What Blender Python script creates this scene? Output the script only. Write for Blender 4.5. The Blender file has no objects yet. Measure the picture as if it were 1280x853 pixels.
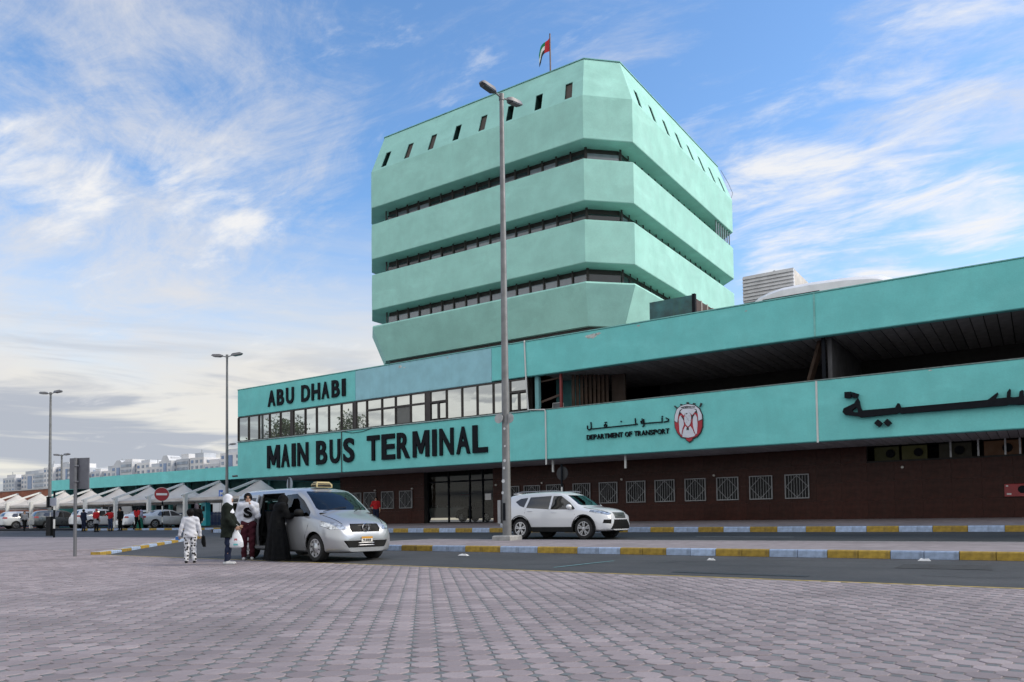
import bpy, bmesh, math, random
import numpy as np
from mathutils import Vector, Matrix
random.seed(7)
R = math.radians
SC = bpy.context.scene
COL = SC.collection

# ------------------------------------------------------------------ camera
F, YAW, PITCH, ROLL, CY = 963.1357, 0.600940, 0.0372808, -0.0130434, 613.022
fw = Vector((-math.sin(YAW)*math.cos(PITCH), math.cos(YAW)*math.cos(PITCH), math.sin(PITCH)))
rt = Vector((math.cos(YAW), math.sin(YAW), 0)); up = rt.cross(fw)
r2 = rt*math.cos(ROLL) + up*math.sin(ROLL); u2 = -rt*math.sin(ROLL) + up*math.cos(ROLL)
cd = bpy.data.cameras.new('camera'); cam = bpy.data.objects.new('camera', cd); COL.objects.link(cam)
cam.matrix_world = Matrix(((r2.x, u2.x, -fw.x, 0), (r2.y, u2.y, -fw.y, 0), (r2.z, u2.z, -fw.z, 1.0), (0, 0, 0, 1)))
cd.sensor_width = 36; cd.sensor_fit = 'HORIZONTAL'; cd.lens = F*36/1280; cd.shift_y = (CY-426.5)/1280
cd.clip_start = .1; cd.clip_end = 5000
SC.camera = cam

# ------------------------------------------------------------------ sun, sky, exposure
SUN_AZ, SUN_EL = R(58), R(36)
sl = bpy.data.lights.new('sun', 'SUN'); sl.energy = 1.35; sl.angle = R(16); sl.color = (1, .88, .70)
so = bpy.data.objects.new('sun', sl); COL.objects.link(so)
sd = Vector((math.sin(SUN_AZ)*math.cos(SUN_EL), math.cos(SUN_AZ)*math.cos(SUN_EL), math.sin(SUN_EL)))
so.rotation_euler = (-sd).to_track_quat('-Z', 'Y').to_euler(); so.location = (60, 60, 40)
SC.view_settings.view_transform = 'Standard'; SC.view_settings.look = 'None'
SC.view_settings.exposure = 1.1; SC.view_settings.gamma = 1; SC.view_settings.use_curve_mapping = False
SC.render.engine = 'CYCLES'; SC.cycles.use_denoising = True; SC.cycles.max_bounces = 8
SC.cycles.caustics_reflective = False; SC.cycles.caustics_refractive = False; SC.cycles.sample_clamp_indirect = 6

def pix_dir(x, y):
    return (fw + r2*((x-640)/F) - u2*((y-CY)/F)).normalized()

class NT:
    """tiny node-tree helper"""
    def __init__(s, tree): s.t = tree; s.n = tree.nodes; s.l = tree.links
    def new(s, typ, **kw):
        n = s.n.new(typ)
        for k, v in kw.items(): setattr(n, k, v)
        return n
    def set(s, sock, v):
        if hasattr(v, 'is_linked') or hasattr(v, 'links'): s.l.new(v, sock)
        elif v is not None: sock.default_value = v
    def math(s, op, a, b=None, clamp=False):
        n = s.new('ShaderNodeMath', operation=op, use_clamp=clamp); s.set(n.inputs[0], a); s.set(n.inputs[1], b); return n.outputs[0]
    def vmath(s, op, a, b=None):
        n = s.new('ShaderNodeVectorMath', operation=op); s.set(n.inputs[0], a); s.set(n.inputs[1], b)
        return n.outputs['Value'] if op in ('DOT_PRODUCT', 'LENGTH') else n.outputs[0]
    def mix(s, f, a, b, blend='MIX'):
        n = s.new('ShaderNodeMix', data_type='RGBA', blend_type=blend); s.set(n.inputs[0], f); s.set(n.inputs[6], a); s.set(n.inputs[7], b); return n.outputs[2]
    def rng(s, v, a, b, c=0., d=1., smooth=True):
        n = s.new('ShaderNodeMapRange', interpolation_type='SMOOTHSTEP' if smooth else 'LINEAR', clamp=True)
        s.set(n.inputs[0], v)
        for i, x in enumerate((a, b, c, d)): n.inputs[i+1].default_value = x
        return n.outputs[0]
    def noise(s, vec, scale, detail=4, rough=.55, dist=0.):
        n = s.new('ShaderNodeTexNoise'); s.set(n.inputs['Vector'], vec)
        n.inputs['Scale'].default_value = scale; n.inputs['Detail'].default_value = detail
        n.inputs['Roughness'].default_value = rough; n.inputs['Distortion'].default_value = dist
        return n.outputs['Fac']
    def mapping(s, vec, loc=(0, 0, 0), rot=(0, 0, 0), scale=(1, 1, 1)):
        n = s.new('ShaderNodeMapping'); s.set(n.inputs[0], vec)
        n.inputs[1].default_value = loc; n.inputs[2].default_value = rot; n.inputs[3].default_value = scale; return n.outputs[0]

world = bpy.data.worlds.new('World'); SC.world = world; world.use_nodes = True
w = NT(world.node_tree); w.n.clear()
sky = w.new('ShaderNodeTexSky', sky_type='NISHITA', sun_disc=False, sun_elevation=SUN_EL, sun_rotation=SUN_AZ)
sky.air_density = 1.0; sky.dust_density = .6; sky.ozone_density = 2.5
gen = w.new('ShaderNodeTexCoord').outputs['Generated']
sx = w.new('ShaderNodeSeparateXYZ'); w.l.new(gen, sx.inputs[0])
el = sx.outputs[2]
# project the view direction on a cloud deck
den = w.math('ADD', w.math('MAXIMUM', el, 0.0), .14)
cx = w.math('DIVIDE', sx.outputs[0], den); cyy = w.math('DIVIDE', sx.outputs[1], den)
cmb = w.new('ShaderNodeCombineXYZ'); w.l.new(cx, cmb.inputs[0]); w.l.new(cyy, cmb.inputs[1])
deck = cmb.outputs[0]
def blob(x, y, r, soft=.5):
    d = pix_dir(x, y); c = w.vmath('DOT_PRODUCT', w.vmath('NORMALIZE', gen), tuple(d))
    return w.rng(c, math.cos(R(r)), math.cos(R(r*soft)))
def vmax(*a):
    o = a[0]
    for b in a[1:]: o = w.math('MAXIMUM', o, b)
    return o
# cirrus: fine streaks, drawn out along one wind direction
wisp = w.noise(w.mapping(deck, rot=(0, 0, R(-28)), scale=(.8, 1.5, 1)), 1.35, 10, .68, 1.6)
wisp2 = w.noise(w.mapping(deck, loc=(3.1, 1.7, 0), rot=(0, 0, R(20)), scale=(.8, 1.3, 1)), 3.6, 9, .72, 1.2)
big = w.noise(w.mapping(deck, loc=(7.3, 2.2, 0), scale=(1, 1, 1)), .55, 3, .5, .3)
cover = vmax(w.math('MULTIPLY', blob(40, 130, 27, .2), .85), w.math('MULTIPLY', blob(1230, 20, 13, .1), .75), w.math('MULTIPLY', blob(1130, 290, 10, .1), .5),
             w.math('MULTIPLY', blob(330, 190, 10, .1), .85), w.math('MULTIPLY', w.rng(big, .42, .70), .66))
c1 = w.math('ADD', w.math('MULTIPLY', wisp, .62), w.math('MULTIPLY', wisp2, .38))
thr = w.math('SUBTRACT', .66, w.math('MULTIPLY', cover, .33))
cir = w.math('MULTIPLY', w.rng(w.math('SUBTRACT', c1, thr), -.04, .30), .82)
# denser small cumulus-like patches
puff = w.noise(w.mapping(deck, loc=(1.3, 5.2, 0), rot=(0, 0, R(-12)), scale=(.9, 1.9, 1)), 2.8, 8, .64, .35)
pc = vmax(w.math('MULTIPLY', blob(1170, 280, 8, .1), .9), w.math('MULTIPLY', blob(985, 255, 7, .1), .85), w.math('MULTIPLY', blob(280, 225, 6, .1), .8), w.math('MULTIPLY', blob(60, 213, 5, .1), .9),
          w.math('MULTIPLY', blob(1230, 60, 9, .1), .55))
puf = w.rng(w.math('ADD', puff, w.math('MULTIPLY', pc, .27)), .58, .86)
# horizon veil: pale stratus that thickens towards the horizon, stronger away from the sun
az = w.vmath('DOT_PRODUCT', w.vmath('NORMALIZE', gen), tuple(pix_dir(-250, 640)))
lowc = w.noise(w.mapping(gen, loc=(.4, 0, 0), scale=(1.6, 1.6, 9)), 2.2, 5, .58, .4)
away = w.rng(az, .25, .93)
veil = w.math('MULTIPLY', w.rng(w.math('ADD', el, w.math('MULTIPLY', w.math('SUBTRACT', lowc, .5), .22)), .40, .15), w.math('ADD', w.math('MULTIPLY', away, .80), .18))
veil = w.math('MAXIMUM', veil, w.math('MULTIPLY', w.rng(el, .10, .0), .75))
# the half of the sky behind the camera, as the window panes mirror it: a bright high cream overcast
rear = w.rng(w.math('ADD', w.vmath('DOT_PRODUCT', w.vmath('NORMALIZE', gen), (.25, -.95, .0)), w.math('MULTIPLY', w.math('SUBTRACT', lowc, .5), .3)), -.05, .5)
veil = w.math('MAXIMUM', veil, w.math('MULTIPLY', rear, .95))
grey = w.math('MULTIPLY', w.rng(w.noise(w.mapping(gen, loc=(2.4, .3, 0), scale=(1.2, 1.2, 11)), 2.6, 6, .55, .5), .47, .60), w.rng(el, .26, .12))
skyc = w.new('ShaderNodeHueSaturation'); w.l.new(sky.outputs[0], skyc.inputs['Color'])
skyc.inputs['Saturation'].default_value = 1.14; skyc.inputs['Value'].default_value = 1.12
SKYK = 1.0
c = skyc.outputs[0]
c = w.mix(w.math('MULTIPLY', veil, .92), c, w.mix(rear, (4.0, 3.72, 3.3, 1), (5.6, 5.5, 5.3, 1)))
c = w.mix(cir, c, (3.6, 3.6, 3.7, 1))
c = w.mix(w.math('MULTIPLY', grey, .9), c, (2.0, 2.2, 2.6, 1))
c = w.mix(w.math('MULTIPLY', puf, .92), c, (4.4, 4.35, 4.3, 1))
bg = w.new('ShaderNodeBackground'); w.l.new(c, bg.inputs[0]); bg.inputs[1].default_value = .10
world.cycles.sampling_method = 'MANUAL'; world.cycles.sample_map_resolution = 256
wo = w.new('ShaderNodeOutputWorld'); w.l.new(bg.outputs[0], wo.inputs[0])

# ------------------------------------------------------------------ materials
MATS = {}
def M(name, col=(.5, .5, .5), rough=.6, metal=0., var=.08, scale=2.5, bump=0., bscale=40., coat=0., orand=0., streak=0., spec=.5, emit=0., grain=0., world=False, streak_col=None):
    if name in MATS: return MATS[name]
    m = bpy.data.materials.new(name); m.use_nodes = True; MATS[name] = m
    t = NT(m.node_tree); b = m.node_tree.nodes['Principled BSDF']
    tc = t.new('ShaderNodeTexCoord').outputs['Object']
    if world: tc = t.new('ShaderNodeNewGeometry').outputs['Position']
    base = (*col, 1)
    out = None
    if var > 0:
        n = t.noise(tc, scale, 6, .6)
        out = t.mix(t.rng(n, .3, .7), tuple(c*(1-var) for c in col)+(1,), tuple(min(1, c*(1+var)) for c in col)+(1,))
        r = t.rng(t.noise(tc, scale*1.7, 4, .5), .3, .7, max(.02, rough-.08), min(1, rough+.08)); t.l.new(r, b.inputs['Roughness'])
    else: b.inputs['Roughness'].default_value = rough
    if grain > 0:    # fine stucco speckle and broad sun-fading
        g = t.rng(t.noise(tc, 14, 8, .75), .3, .7); out = t.mix(t.math('MULTIPLY', g, grain), out, tuple(c*.62 for c in col)+(1,))
        out = t.mix(t.math('MULTIPLY', t.rng(t.noise(t.mapping(tc, loc=(9, 3, 1), scale=(1, 1, 2)), .33, 6, .65, .5), .48, .75), grain*1.2), out, tuple(min(1, c*1.35+.05) for c in col)+(1,))
    if streak > 0:   # rain-run stains, long in z
        n = t.noise(t.mapping(tc, scale=(1.6, 1.6, .22)), 1.7, 8, .62, .2)
        f = t.math('MULTIPLY', t.rng(n, .52, .78), streak)
        out = t.mix(f, out if out is not None else base, (*(streak_col or tuple(c*.45 for c in col)), 1))
    if orand > 0:
        oi = t.new('ShaderNodeObjectInfo').outputs['Random']
        k = t.rng(oi, 0, 1, 1-orand, 1+orand, False)
        hs = t.new('ShaderNodeHueSaturation'); t.set(hs.inputs['Color'], out if out is not None else base); t.l.new(k, hs.inputs['Value']); out = hs.outputs[0]
    if out is not None: t.l.new(out, b.inputs['Base Color'])
    else: b.inputs['Base Color'].default_value = base
    b.inputs['Metallic'].default_value = metal
    b.inputs['Specular IOR Level'].default_value = spec
    if coat: b.inputs['Coat Weight'].default_value = coat; b.inputs['Coat Roughness'].default_value = .06
    if emit: b.inputs['Emission Color'].default_value = base; b.inputs['Emission Strength'].default_value = emit
    if bump:
        bn = t.new('ShaderNodeBump'); bn.inputs['Strength'].default_value = bump; bn.inputs['Distance'].default_value = .02
        t.l.new(t.noise(tc, bscale, 5, .6), bn.inputs['Height']); t.l.new(bn.outputs[0], b.inputs['Normal'])
    return m
def glass(name, tint=(.6, .7, .7), clear=.6, rough=.02, spec_col=(1, 1, 1), k=1.3, k0=.03):
    """thin pane: fresnel mirror over a tinted see-through"""
    if name in MATS: return MATS[name]
    m = bpy.data.materials.new(name); m.use_nodes = True; MATS[name] = m
    t = NT(m.node_tree); t.n.clear()
    tr = t.new('ShaderNodeBsdfTransparent'); tr.inputs[0].default_value = (*[c*clear for c in tint], 1)
    gl = t.new('ShaderNodeBsdfGlossy'); gl.inputs['Roughness'].default_value = rough; gl.inputs['Color'].default_value = (*spec_col, 1)
    fr = t.new('ShaderNodeFresnel'); fr.inputs[0].default_value = 1.55
    mx = t.new('ShaderNodeMixShader'); t.l.new(t.math('ADD', t.math('MULTIPLY', fr.outputs[0], k), k0, True), mx.inputs[0])
    t.l.new(tr.outputs[0], mx.inputs[1]); t.l.new(gl.outputs[0], mx.inputs[2])
    o = t.new('ShaderNodeOutputMaterial'); t.l.new(mx.outputs[0], o.inputs[0]); return m

# ------------------------------------------------------------------ mesh building
ORG = {}
class MB:
    def __init__(s): s.v = []; s.f = []; s.mi = []
    def add(s, vs, fs, mi=0):
        o = len(s.v); s.v += [tuple(map(float, v)) for v in vs]; s.f += [tuple(i+o for i in f) for f in fs]; s.mi += [mi]*len(fs); return s
    def box(s, x0, x1, y0, y1, z0, z1, mi=0):
        return s.add([(x0, y0, z0), (x1, y0, z0), (x1, y1, z0), (x0, y1, z0), (x0, y0, z1), (x1, y0, z1), (x1, y1, z1), (x0, y1, z1)],
                     [(0, 3, 2, 1), (4, 5, 6, 7), (0, 1, 5, 4), (1, 2, 6, 5), (2, 3, 7, 6), (3, 0, 4, 7)], mi)
    def bbox(s, x0, x1, y0, y1, z0, z1, b=.01, mi=0):
        """box with chamfered top edges and corners"""
        return s.loft([[(x0, y0, z0), (x1, y0, z0), (x1, y1, z0), (x0, y1, z0)], [(x0, y0, z1-b), (x1, y0, z1-b), (x1, y1, z1-b), (x0, y1, z1-b)],
                       [(x0+b, y0+b, z1), (x1-b, y0+b, z1), (x1-b, y1-b, z1), (x0+b, y1-b, z1)]], mi=mi)
    def loft(s, rings, cap0=True, cap1=True, mi=0, closed=True):
        n = len(rings[0]); vs = [p for r in rings for p in r]; fs = []
        for k in range(len(rings)-1):
            for i in range(n if closed else n-1):
                j = (i+1) % n; fs.append((k*n+i, k*n+j, (k+1)*n+j, (k+1)*n+i))
        if cap0 and closed: fs.append(tuple(range(n-1, -1, -1)))
        if cap1 and closed: fs.append(tuple(range((len(rings)-1)*n, len(rings)*n)))
        return s.add(vs, fs, mi)
    def tube(s, pts, rad, n=8, mi=0, cap=True):
        pts = [Vector(p) for p in pts]; rad = rad if hasattr(rad, '__len__') else [rad]*len(pts)
        rings = []; prev = None
        for i, p in enumerate(pts):
            d = (pts[min(i+1, len(pts)-1)]-pts[max(i-1, 0)]).normalized()
            if prev is None:
                a = Vector((0, 0, 1)) if abs(d.z) < .9 else Vector((1, 0, 0)); e = d.cross(a).normalized()
            else: e = (prev - d*prev.dot(d)).normalized()
            prev = e; g = d.cross(e)
            rings.append([tuple(p + (e*math.cos(2*math.pi*k/n) + g*math.sin(2*math.pi*k/n))*rad[i]) for k in range(n)])
        return s.loft(rings, cap, cap, mi)
    def beam(s, a, b, wd, ht, upv=(0, 0, 1), mi=0):
        a = Vector(a); b = Vector(b); d = (b-a).normalized(); u = Vector(upv)
        if abs(d.dot(u)) > .98: u = Vector((0, 1, 0))
        e = d.cross(u).normalized()*wd/2; g = e.cross(d).normalized()*ht/2
        return s.loft([[tuple(p+e+g), tuple(p-e+g), tuple(p-e-g), tuple(p+e-g)] for p in (a, b)], mi=mi)
    def prism_y(s, poly, y0, y1, mi=0):
        """polygon in (x,z), extruded along y"""
        if sum(poly[i][0]*poly[(i+1) % len(poly)][1]-poly[(i+1) % len(poly)][0]*poly[i][1] for i in range(len(poly))) < 0: poly = poly[::-1]
        return s.loft([[(x, y1, z) for x, z in poly][::-1], [(x, y0, z) for x, z in poly][::-1]], mi=mi)
    def prism_z(s, poly, z0, z1, mi=0):
        if sum(poly[i][0]*poly[(i+1) % len(poly)][1]-poly[(i+1) % len(poly)][0]*poly[i][1] for i in range(len(poly))) < 0: poly = poly[::-1]
        return s.loft([[(x, y, z0) for x, y in poly], [(x, y, z1) for x, y in poly]], mi=mi)
    def lathe(s, prof, c=(0, 0, 0), axis='z', n=24, mi=0):
        rings = []
        for r, h in prof:
            ring = []
            for k in range(n):
                a = 2*math.pi*k/n; x, y = r*math.cos(a), r*math.sin(a)
                ring.append({'z': (c[0]+x, c[1]+y, c[2]+h), 'y': (c[0]+x, c[1]+h, c[2]-y), 'x': (c[0]+h, c[1]+x, c[2]+y)}[axis])
            rings.append(ring)
        return s.loft(rings, mi=mi)
    def sphere(s, c, r, n=12, m=8, mi=0, sc=(1, 1, 1)):
        rings = []
        for j in range(1, m):
            t = math.pi*j/m
            rings.append([(c[0]+r*sc[0]*math.sin(t)*math.cos(2*math.pi*k/n), c[1]+r*sc[1]*math.sin(t)*math.sin(2*math.pi*k/n), c[2]-r*sc[2]*math.cos(t)) for k in range(n)])
        return s.loft(rings, mi=mi)
    def mesh(s, name, mats, smooth=False, origin=(0, 0, 0)):
        me = bpy.data.meshes.new(name)
        o = origin
        me.from_pydata([(a-o[0], b-o[1], c-o[2]) for a, b, c in s.v] if any(o) else s.v, [], s.f)
        for m in (mats if isinstance(mats, (list, tuple)) else [mats]): me.materials.append(m)
        if len(me.materials) > 1: me.polygons.foreach_set('material_index', s.mi)
        if smooth: smooth_mesh(me, smooth)
        me.update(); return me
    def build(s, name, mats, parent=None, smooth=False, kind=None, label=None):
        org = ORG.get(parent.name, (0, 0, 0)) if parent else (0, 0, 0)
        return obj(name, s.mesh(name, mats, smooth, org), parent, kind, label)
def smooth_mesh(me, ang):
    if ang is True: ang = 40
    me.polygons.foreach_set('use_smooth', [True]*len(me.polygons))
    bm = bmesh.new(); bm.from_mesh(me); lim = R(ang)
    for e in bm.edges:
        if len(e.link_faces) == 2: e.smooth = e.calc_face_angle(0) < lim
    bm.to_mesh(me); bm.free()
def obj(name, me, parent=None, kind=None, label=None):
    o = bpy.data.objects.new(name, me); COL.objects.link(o)
    if parent: o.parent = parent; ORG[o.name] = ORG.get(parent.name, (0, 0, 0))
    if kind: o['kind'] = kind
    if label: o['label'] = label
    return o
def thing(name, label, cat, loc=(0, 0, 0), rz=0., group=None, local=False):
    """an Empty at the thing's base; parts are given in world coordinates unless local"""
    o = bpy.data.objects.new(name, None); COL.objects.link(o); o.empty_display_size = .3
    o.location = loc; o.rotation_euler = (0, 0, rz); tag(o, label, cat, group)
    ORG[o.name] = (0, 0, 0) if local else tuple(loc)
    return o
def tag(o, label, cat, group=None):
    o['label'] = label; o['category'] = cat
    if group: o['group'] = group
    return o
def dup(o, parent=None):
    c = o.copy(); COL.objects.link(c); c.parent = parent
    for ch in o.children: dup(ch, c)
    return c
def ground_z(y): return .03*min(max(y-14, 0), 22)
# ------------------------------------------------------------------ ground
def asphalt_mat():
    m = bpy.data.materials.new('asphalt'); m.use_nodes = True; t = NT(m.node_tree); b = m.node_tree.nodes['Principled BSDF']
    p = t.new('ShaderNodeNewGeometry').outputs['Position']
    n1 = t.noise(p, .35, 5, .6); n2 = t.noise(p, 9, 6, .7); n3 = t.noise(t.mapping(p, scale=(.12, 1.6, 1)), 1.3, 5, .6)
    c = t.mix(t.rng(n1, .3, .7), (.034, .0355, .039, 1), (.058, .059, .063, 1))
    c = t.mix(t.math('MULTIPLY', t.rng(n2, .45, .75), .5), c, (.088, .088, .092, 1))
    c = t.mix(t.math('MULTIPLY', t.rng(n3, .5, .7), .45), c, (.026, .027, .030, 1))
    t.l.new(c, b.inputs['Base Color']); b.inputs['Roughness'].default_value = .78
    bn = t.new('ShaderNodeBump'); bn.inputs['Strength'].default_value = .5; bn.inputs['Distance'].default_value = .01
    t.l.new(t.noise(p, 60, 4, .7), bn.inputs['Height']); t.l.new(bn.outputs[0], b.inputs['Normal']); return m
def paving_mat(name, c1, c2, c3):
    """worn pinkish block paving seen from afar: blocks by Voronoi cells, dirt by noise"""
    m = bpy.data.materials.new(name); m.use_nodes = True; t = NT(m.node_tree); b = m.node_tree.nodes['Principled BSDF']
    p = t.new('ShaderNodeNewGeometry').outputs['Position']; pm = t.mapping(p, rot=(0, 0, R(-41)))
    v = t.new('ShaderNodeTexVoronoi'); t.l.new(pm, v.inputs['Vector']); v.inputs['Scale'].default_value = 5; v.inputs['Randomness'].default_value = .12
    sp = t.new('ShaderNodeSeparateColor'); t.l.new(v.outputs['Color'], sp.inputs[0])
    c = t.mix(t.rng(sp.outputs[0], .0, 1., 0, 1, False), c1, c2)
    c = t.mix(t.math('MULTIPLY', t.rng(t.noise(p, .45, 6, .62), .42, .72), .55), c, c3)
    t.l.new(c, b.inputs['Base Color']); b.inputs['Roughness'].default_value = .85
    bn = t.new('ShaderNodeBump'); bn.inputs['Strength'].default_value = .5; bn.inputs['Distance'].default_value = .01
    t.l.new(t.noise(p, 35, 4, .7), bn.inputs['Height']); t.l.new(bn.outputs[0], b.inputs['Normal']); return m
ASPH = asphalt_mat()
PAVE_FAR = paving_mat('far_paving', (.215, .188, .20, 1), (.285, .252, .267, 1), (.16, .144, .152, 1))
def paver_mat(name, c1, c2, dirt):
    m = bpy.data.materials.new(name); m.use_nodes = True; t = NT(m.node_tree); b = m.node_tree.nodes['Principled BSDF']
    p = t.new('ShaderNodeNewGeometry').outputs['Position']
    rnd = t.new('ShaderNodeNewGeometry').outputs['Random Per Island']
    oi = t.new('ShaderNodeObjectInfo').outputs['Random']
    f = t.math('FRACT', t.math('ADD', rnd, oi))
    c = t.mix(t.rng(f, 0, 1, 0, 1, False), c1, c2)
    c = t.mix(t.math('MULTIPLY', t.rng(t.noise(p, .38, 7, .66, .4), .42, .70), .8), c, dirt)
    c = t.mix(t.math('MULTIPLY', t.rng(t.noise(p, 1.3, 7, .66, .6), .60, .72), .5), c, tuple(x*.45 for x in dirt[:3])+(1,))
    c = t.mix(t.math('MULTIPLY', t.rng(t.noise(p, 60, 3, .7), .4, .75), .35), c, tuple(x*.7 for x in c1[:3])+(1,))
    t.l.new(c, b.inputs['Base Color']); b.inputs['Roughness'].default_value = .82
    bn = t.new('ShaderNodeBump'); bn.inputs['Strength'].default_value = .45; bn.inputs['Distance'].default_value = .006
    t.l.new(t.noise(p, 90, 4, .7), bn.inputs['Height']); t.l.new(bn.outputs[0], b.inputs['Normal']); return m
PAV = paver_mat('paver_pink', (.225, .190, .200, 1), (.35, .30, .312, 1), (.165, .144, .151, 1))
PAVD = paver_mat('paver_blue', (.12, .135, .145, 1), (.175, .195, .205, 1), (.12, .12, .125, 1))

gm = M('sandy_ground', (.17, .16, .155), .9, var=.2, scale=.05, world=True)
MB().add([(-3000, -500, -.06), (3000, -500, -.06), (3000, 14, -.06), (-3000, 14, -.06), (3000, 36, .60), (-3000, 36, .60), (3000, 3000, .60), (-3000, 3000, .60)],
         [(0, 1, 2, 3), (3, 2, 4, 5), (5, 4, 6, 7)]).build('ground', gm, kind='structure')
def sheet(name, polys, mat, dz, kind='structure', parent=None):
    mb = MB()
    for p in polys: mb.add([(x, y, ground_z(y)+dz) for x, y in p], [tuple(range(len(p)))])
    return mb.build(name, mat, parent, kind=kind)
sheet('road', [[(-150, 9), (45, 9), (45, 14), (-150, 14)], [(-150, 14), (45, 14), (45, 32.8), (-150, 32.8)]], ASPH, -.012)
def border(x): return 12.1-.045*x
plaza = sheet('plaza', [[(-120, -30), (40, -30), (40, border(40)), (-25.66, border(-25.66)), (-26.4, 14), (-120, 14)],
                        [(-120, 14), (-26.4, 14), (-33.5, 21.8), (-34.5, 22.9), (-120, 22.9)]], PAVE_FAR, -.002)
# octagon pavers and the small dark squares between them
def in_plaza(x, y):
    if y > 14: return x < -26.4-(y-14)*.91 and y < 22.8
    return (x > -25.5 and y < border(x)-.12) or (x <= -25.5 and (y < 13.1 or x < -26.5-(y-13)))
ax = Vector((math.cos(R(41)), math.sin(R(41)))); ay = Vector((-ax.y, ax.x)); PITCHP = .2
def ngon(c, r, n, a0, z0, z1, ch, mb, tilt=(0, 0)):
    rings = []
    for rr, zz in ((r, z0), (r, z1-ch), (r-ch, z1)):
        rings.append([(c[0]+rr*math.cos(a0+2*math.pi*k/n), c[1]+rr*math.sin(a0+2*math.pi*k/n),
                       zz + tilt[0]*rr*math.cos(a0+2*math.pi*k/n) + tilt[1]*rr*math.sin(a0+2*math.pi*k/n)) for k in range(n)])
    mb.loft(rings, cap0=False)
rngp = random.Random(3)
cells = []
N = 170
for i in range(-N, N):
    for j in range(-20, 2*N):
        p = ax*(i*PITCHP) + ay*(j*PITCHP)
        if not (-33 < p.x < 9 and .8 < p.y < 22): continue
        d = p.x*fw.x + p.y*fw.y; s = p.x*rt.x + p.y*rt.y
        if d < 4.0 or d > 30 or abs(s) > .70*d + .4: continue
        cells.append((p.x*p.x+p.y*p.y, p.x, p.y, d, s))
cells.sort()
octs = [c for c in cells if in_plaza(c[1], c[2])]
A0 = R(41+22.5); AS = R(41)
mb = MB(); ngon((0, 0), .103, 8, A0, -.02, .004, .004, mb); ome = mb.mesh('paver', PAV)
mb = MB(); ngon((0, 0), .047, 4, AS, -.02, .002, .003, mb); sme = mb.mesh('small_paver', PAVD)
near = [c for c in octs if c[3] > 4.3 and abs(c[4]) < .67*c[3]]
nset = set((c[1], c[2]) for c in near[:290])
for c in near[:290]:
    o = obj('paver', ome, plaza); o.location = (c[1], c[2], rngp.uniform(-.001, .003)); o.rotation_euler = (rngp.uniform(-.012, .012), rngp.uniform(-.012, .012), 0)
mb = MB(); mb2 = MB(); small_n = 0
for c in octs:
    z = ground_z(c[2])
    if (c[1], c[2]) not in nset:
        ngon((c[1], c[2]), .103, 8, A0, z-.02, z+.004+rngp.uniform(-.001, .003), .004, mb, (rngp.uniform(-.012, .012), rngp.uniform(-.012, .012)))
    q = Vector((c[1], c[2])) + (ax+ay)*(PITCHP/2)
    if in_plaza(q.x, q.y):
        if small_n < 290 and c[3] > 4.3 and abs(c[4]) < .67*c[3]:
            o = obj('small_paver', sme, plaza); o.location = (q.x, q.y, rngp.uniform(-.001, .002)); small_n += 1
        else: ngon(q, .047, 4, AS, z-.02, z+.002, .003, mb2)
bed = MB()
for c in octs:
    z = ground_z(c[2]); hx = (ax+ay)*.1; hy = (ay-ax)*.1
    bed.add([(c[1]-hx.x, c[2]-hx.y, ground_z(c[2]-hx.y)), (c[1]-hy.x, c[2]-hy.y, ground_z(c[2]-hy.y)), (c[1]+hx.x, c[2]+hx.y, ground_z(c[2]+hx.y)), (c[1]+hy.x, c[2]+hy.y, ground_z(c[2]+hy.y))], [(0, 1, 2, 3)])
bed.build('joint_sand', M('joint_sand', (.18, .162, .155), .95, var=.3, scale=2, world=True), plaza, kind='stuff')
mb.build('paver_field', PAV, plaza, kind='stuff'); mb2.build('small_paver_field', PAVD, plaza, kind='stuff')
# painted line along the plaza edge, lane marks, litter
YEL = M('road_paint_yellow', (.42, .30, .055), .7, var=.35, scale=6, world=True)
def strip(name, pts, wd, mat, dz=.0, parent=None):
    mb = MB()
    for a, b in zip(pts, pts[1:]):
        d = Vector((b[0]-a[0], b[1]-a[1])).normalized(); n = Vector((-d.y, d.x))*wd/2
        mb.add([(p[0]+s*n.x, p[1]+s*n.y, ground_z(p[1]+s*n.y)+dz) for p, s in ((a, -1), (b, -1), (b, 1), (a, 1))], [(0, 1, 2, 3)])
    return mb.build(name, mat, parent, kind='structure')
strip('edge_line', [(x, border(x)+.02) for x in (36, 20, 8, 0, -8, -16, -25.4)], .10, YEL, .004)
WMK = M('road_paint_white', (.36, .37, .38), .8, var=.35, scale=5, world=True)
strip('lane_mark', [(-9.6, 24.9), (-6.4, 24.9)], .10, WMK, -.006)
strip('lane_mark', [(-8.3, 13.6), (-7.9, 15.5)], .07, M('chalk_blue', (.14, .30, .32), .8, var=.3, scale=9, world=True), -.006)
strip('tar_patch', [(-5.6, 13.4), (-3.2, 13.25)], .25, M('tar', (.03, .031, .034), .6, world=True), -.006)
rcx = random.Random(9)
CRK = M('crack_tar', (.018, .018, .02), .8, var=.2, world=True)
for x0, y0, x1, y1 in ((-11.5, 13.2, -3.5, 16.8), (1.5, 12.6, 5.5, 17.0), (-14.5, 15.9, -9.5, 17.1), (-9.5, 25.8, 0.5, 26.4), (-1.6, 14.0, 3.4, 14.5)):
    n = 14; strip('crack_seal', [(x0+(x1-x0)*k/n+rcx.uniform(-.06, .06), y0+(y1-y0)*k/n+rcx.uniform(-.12, .12)) for k in range(n+1)], .022, CRK, -.007)
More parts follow.
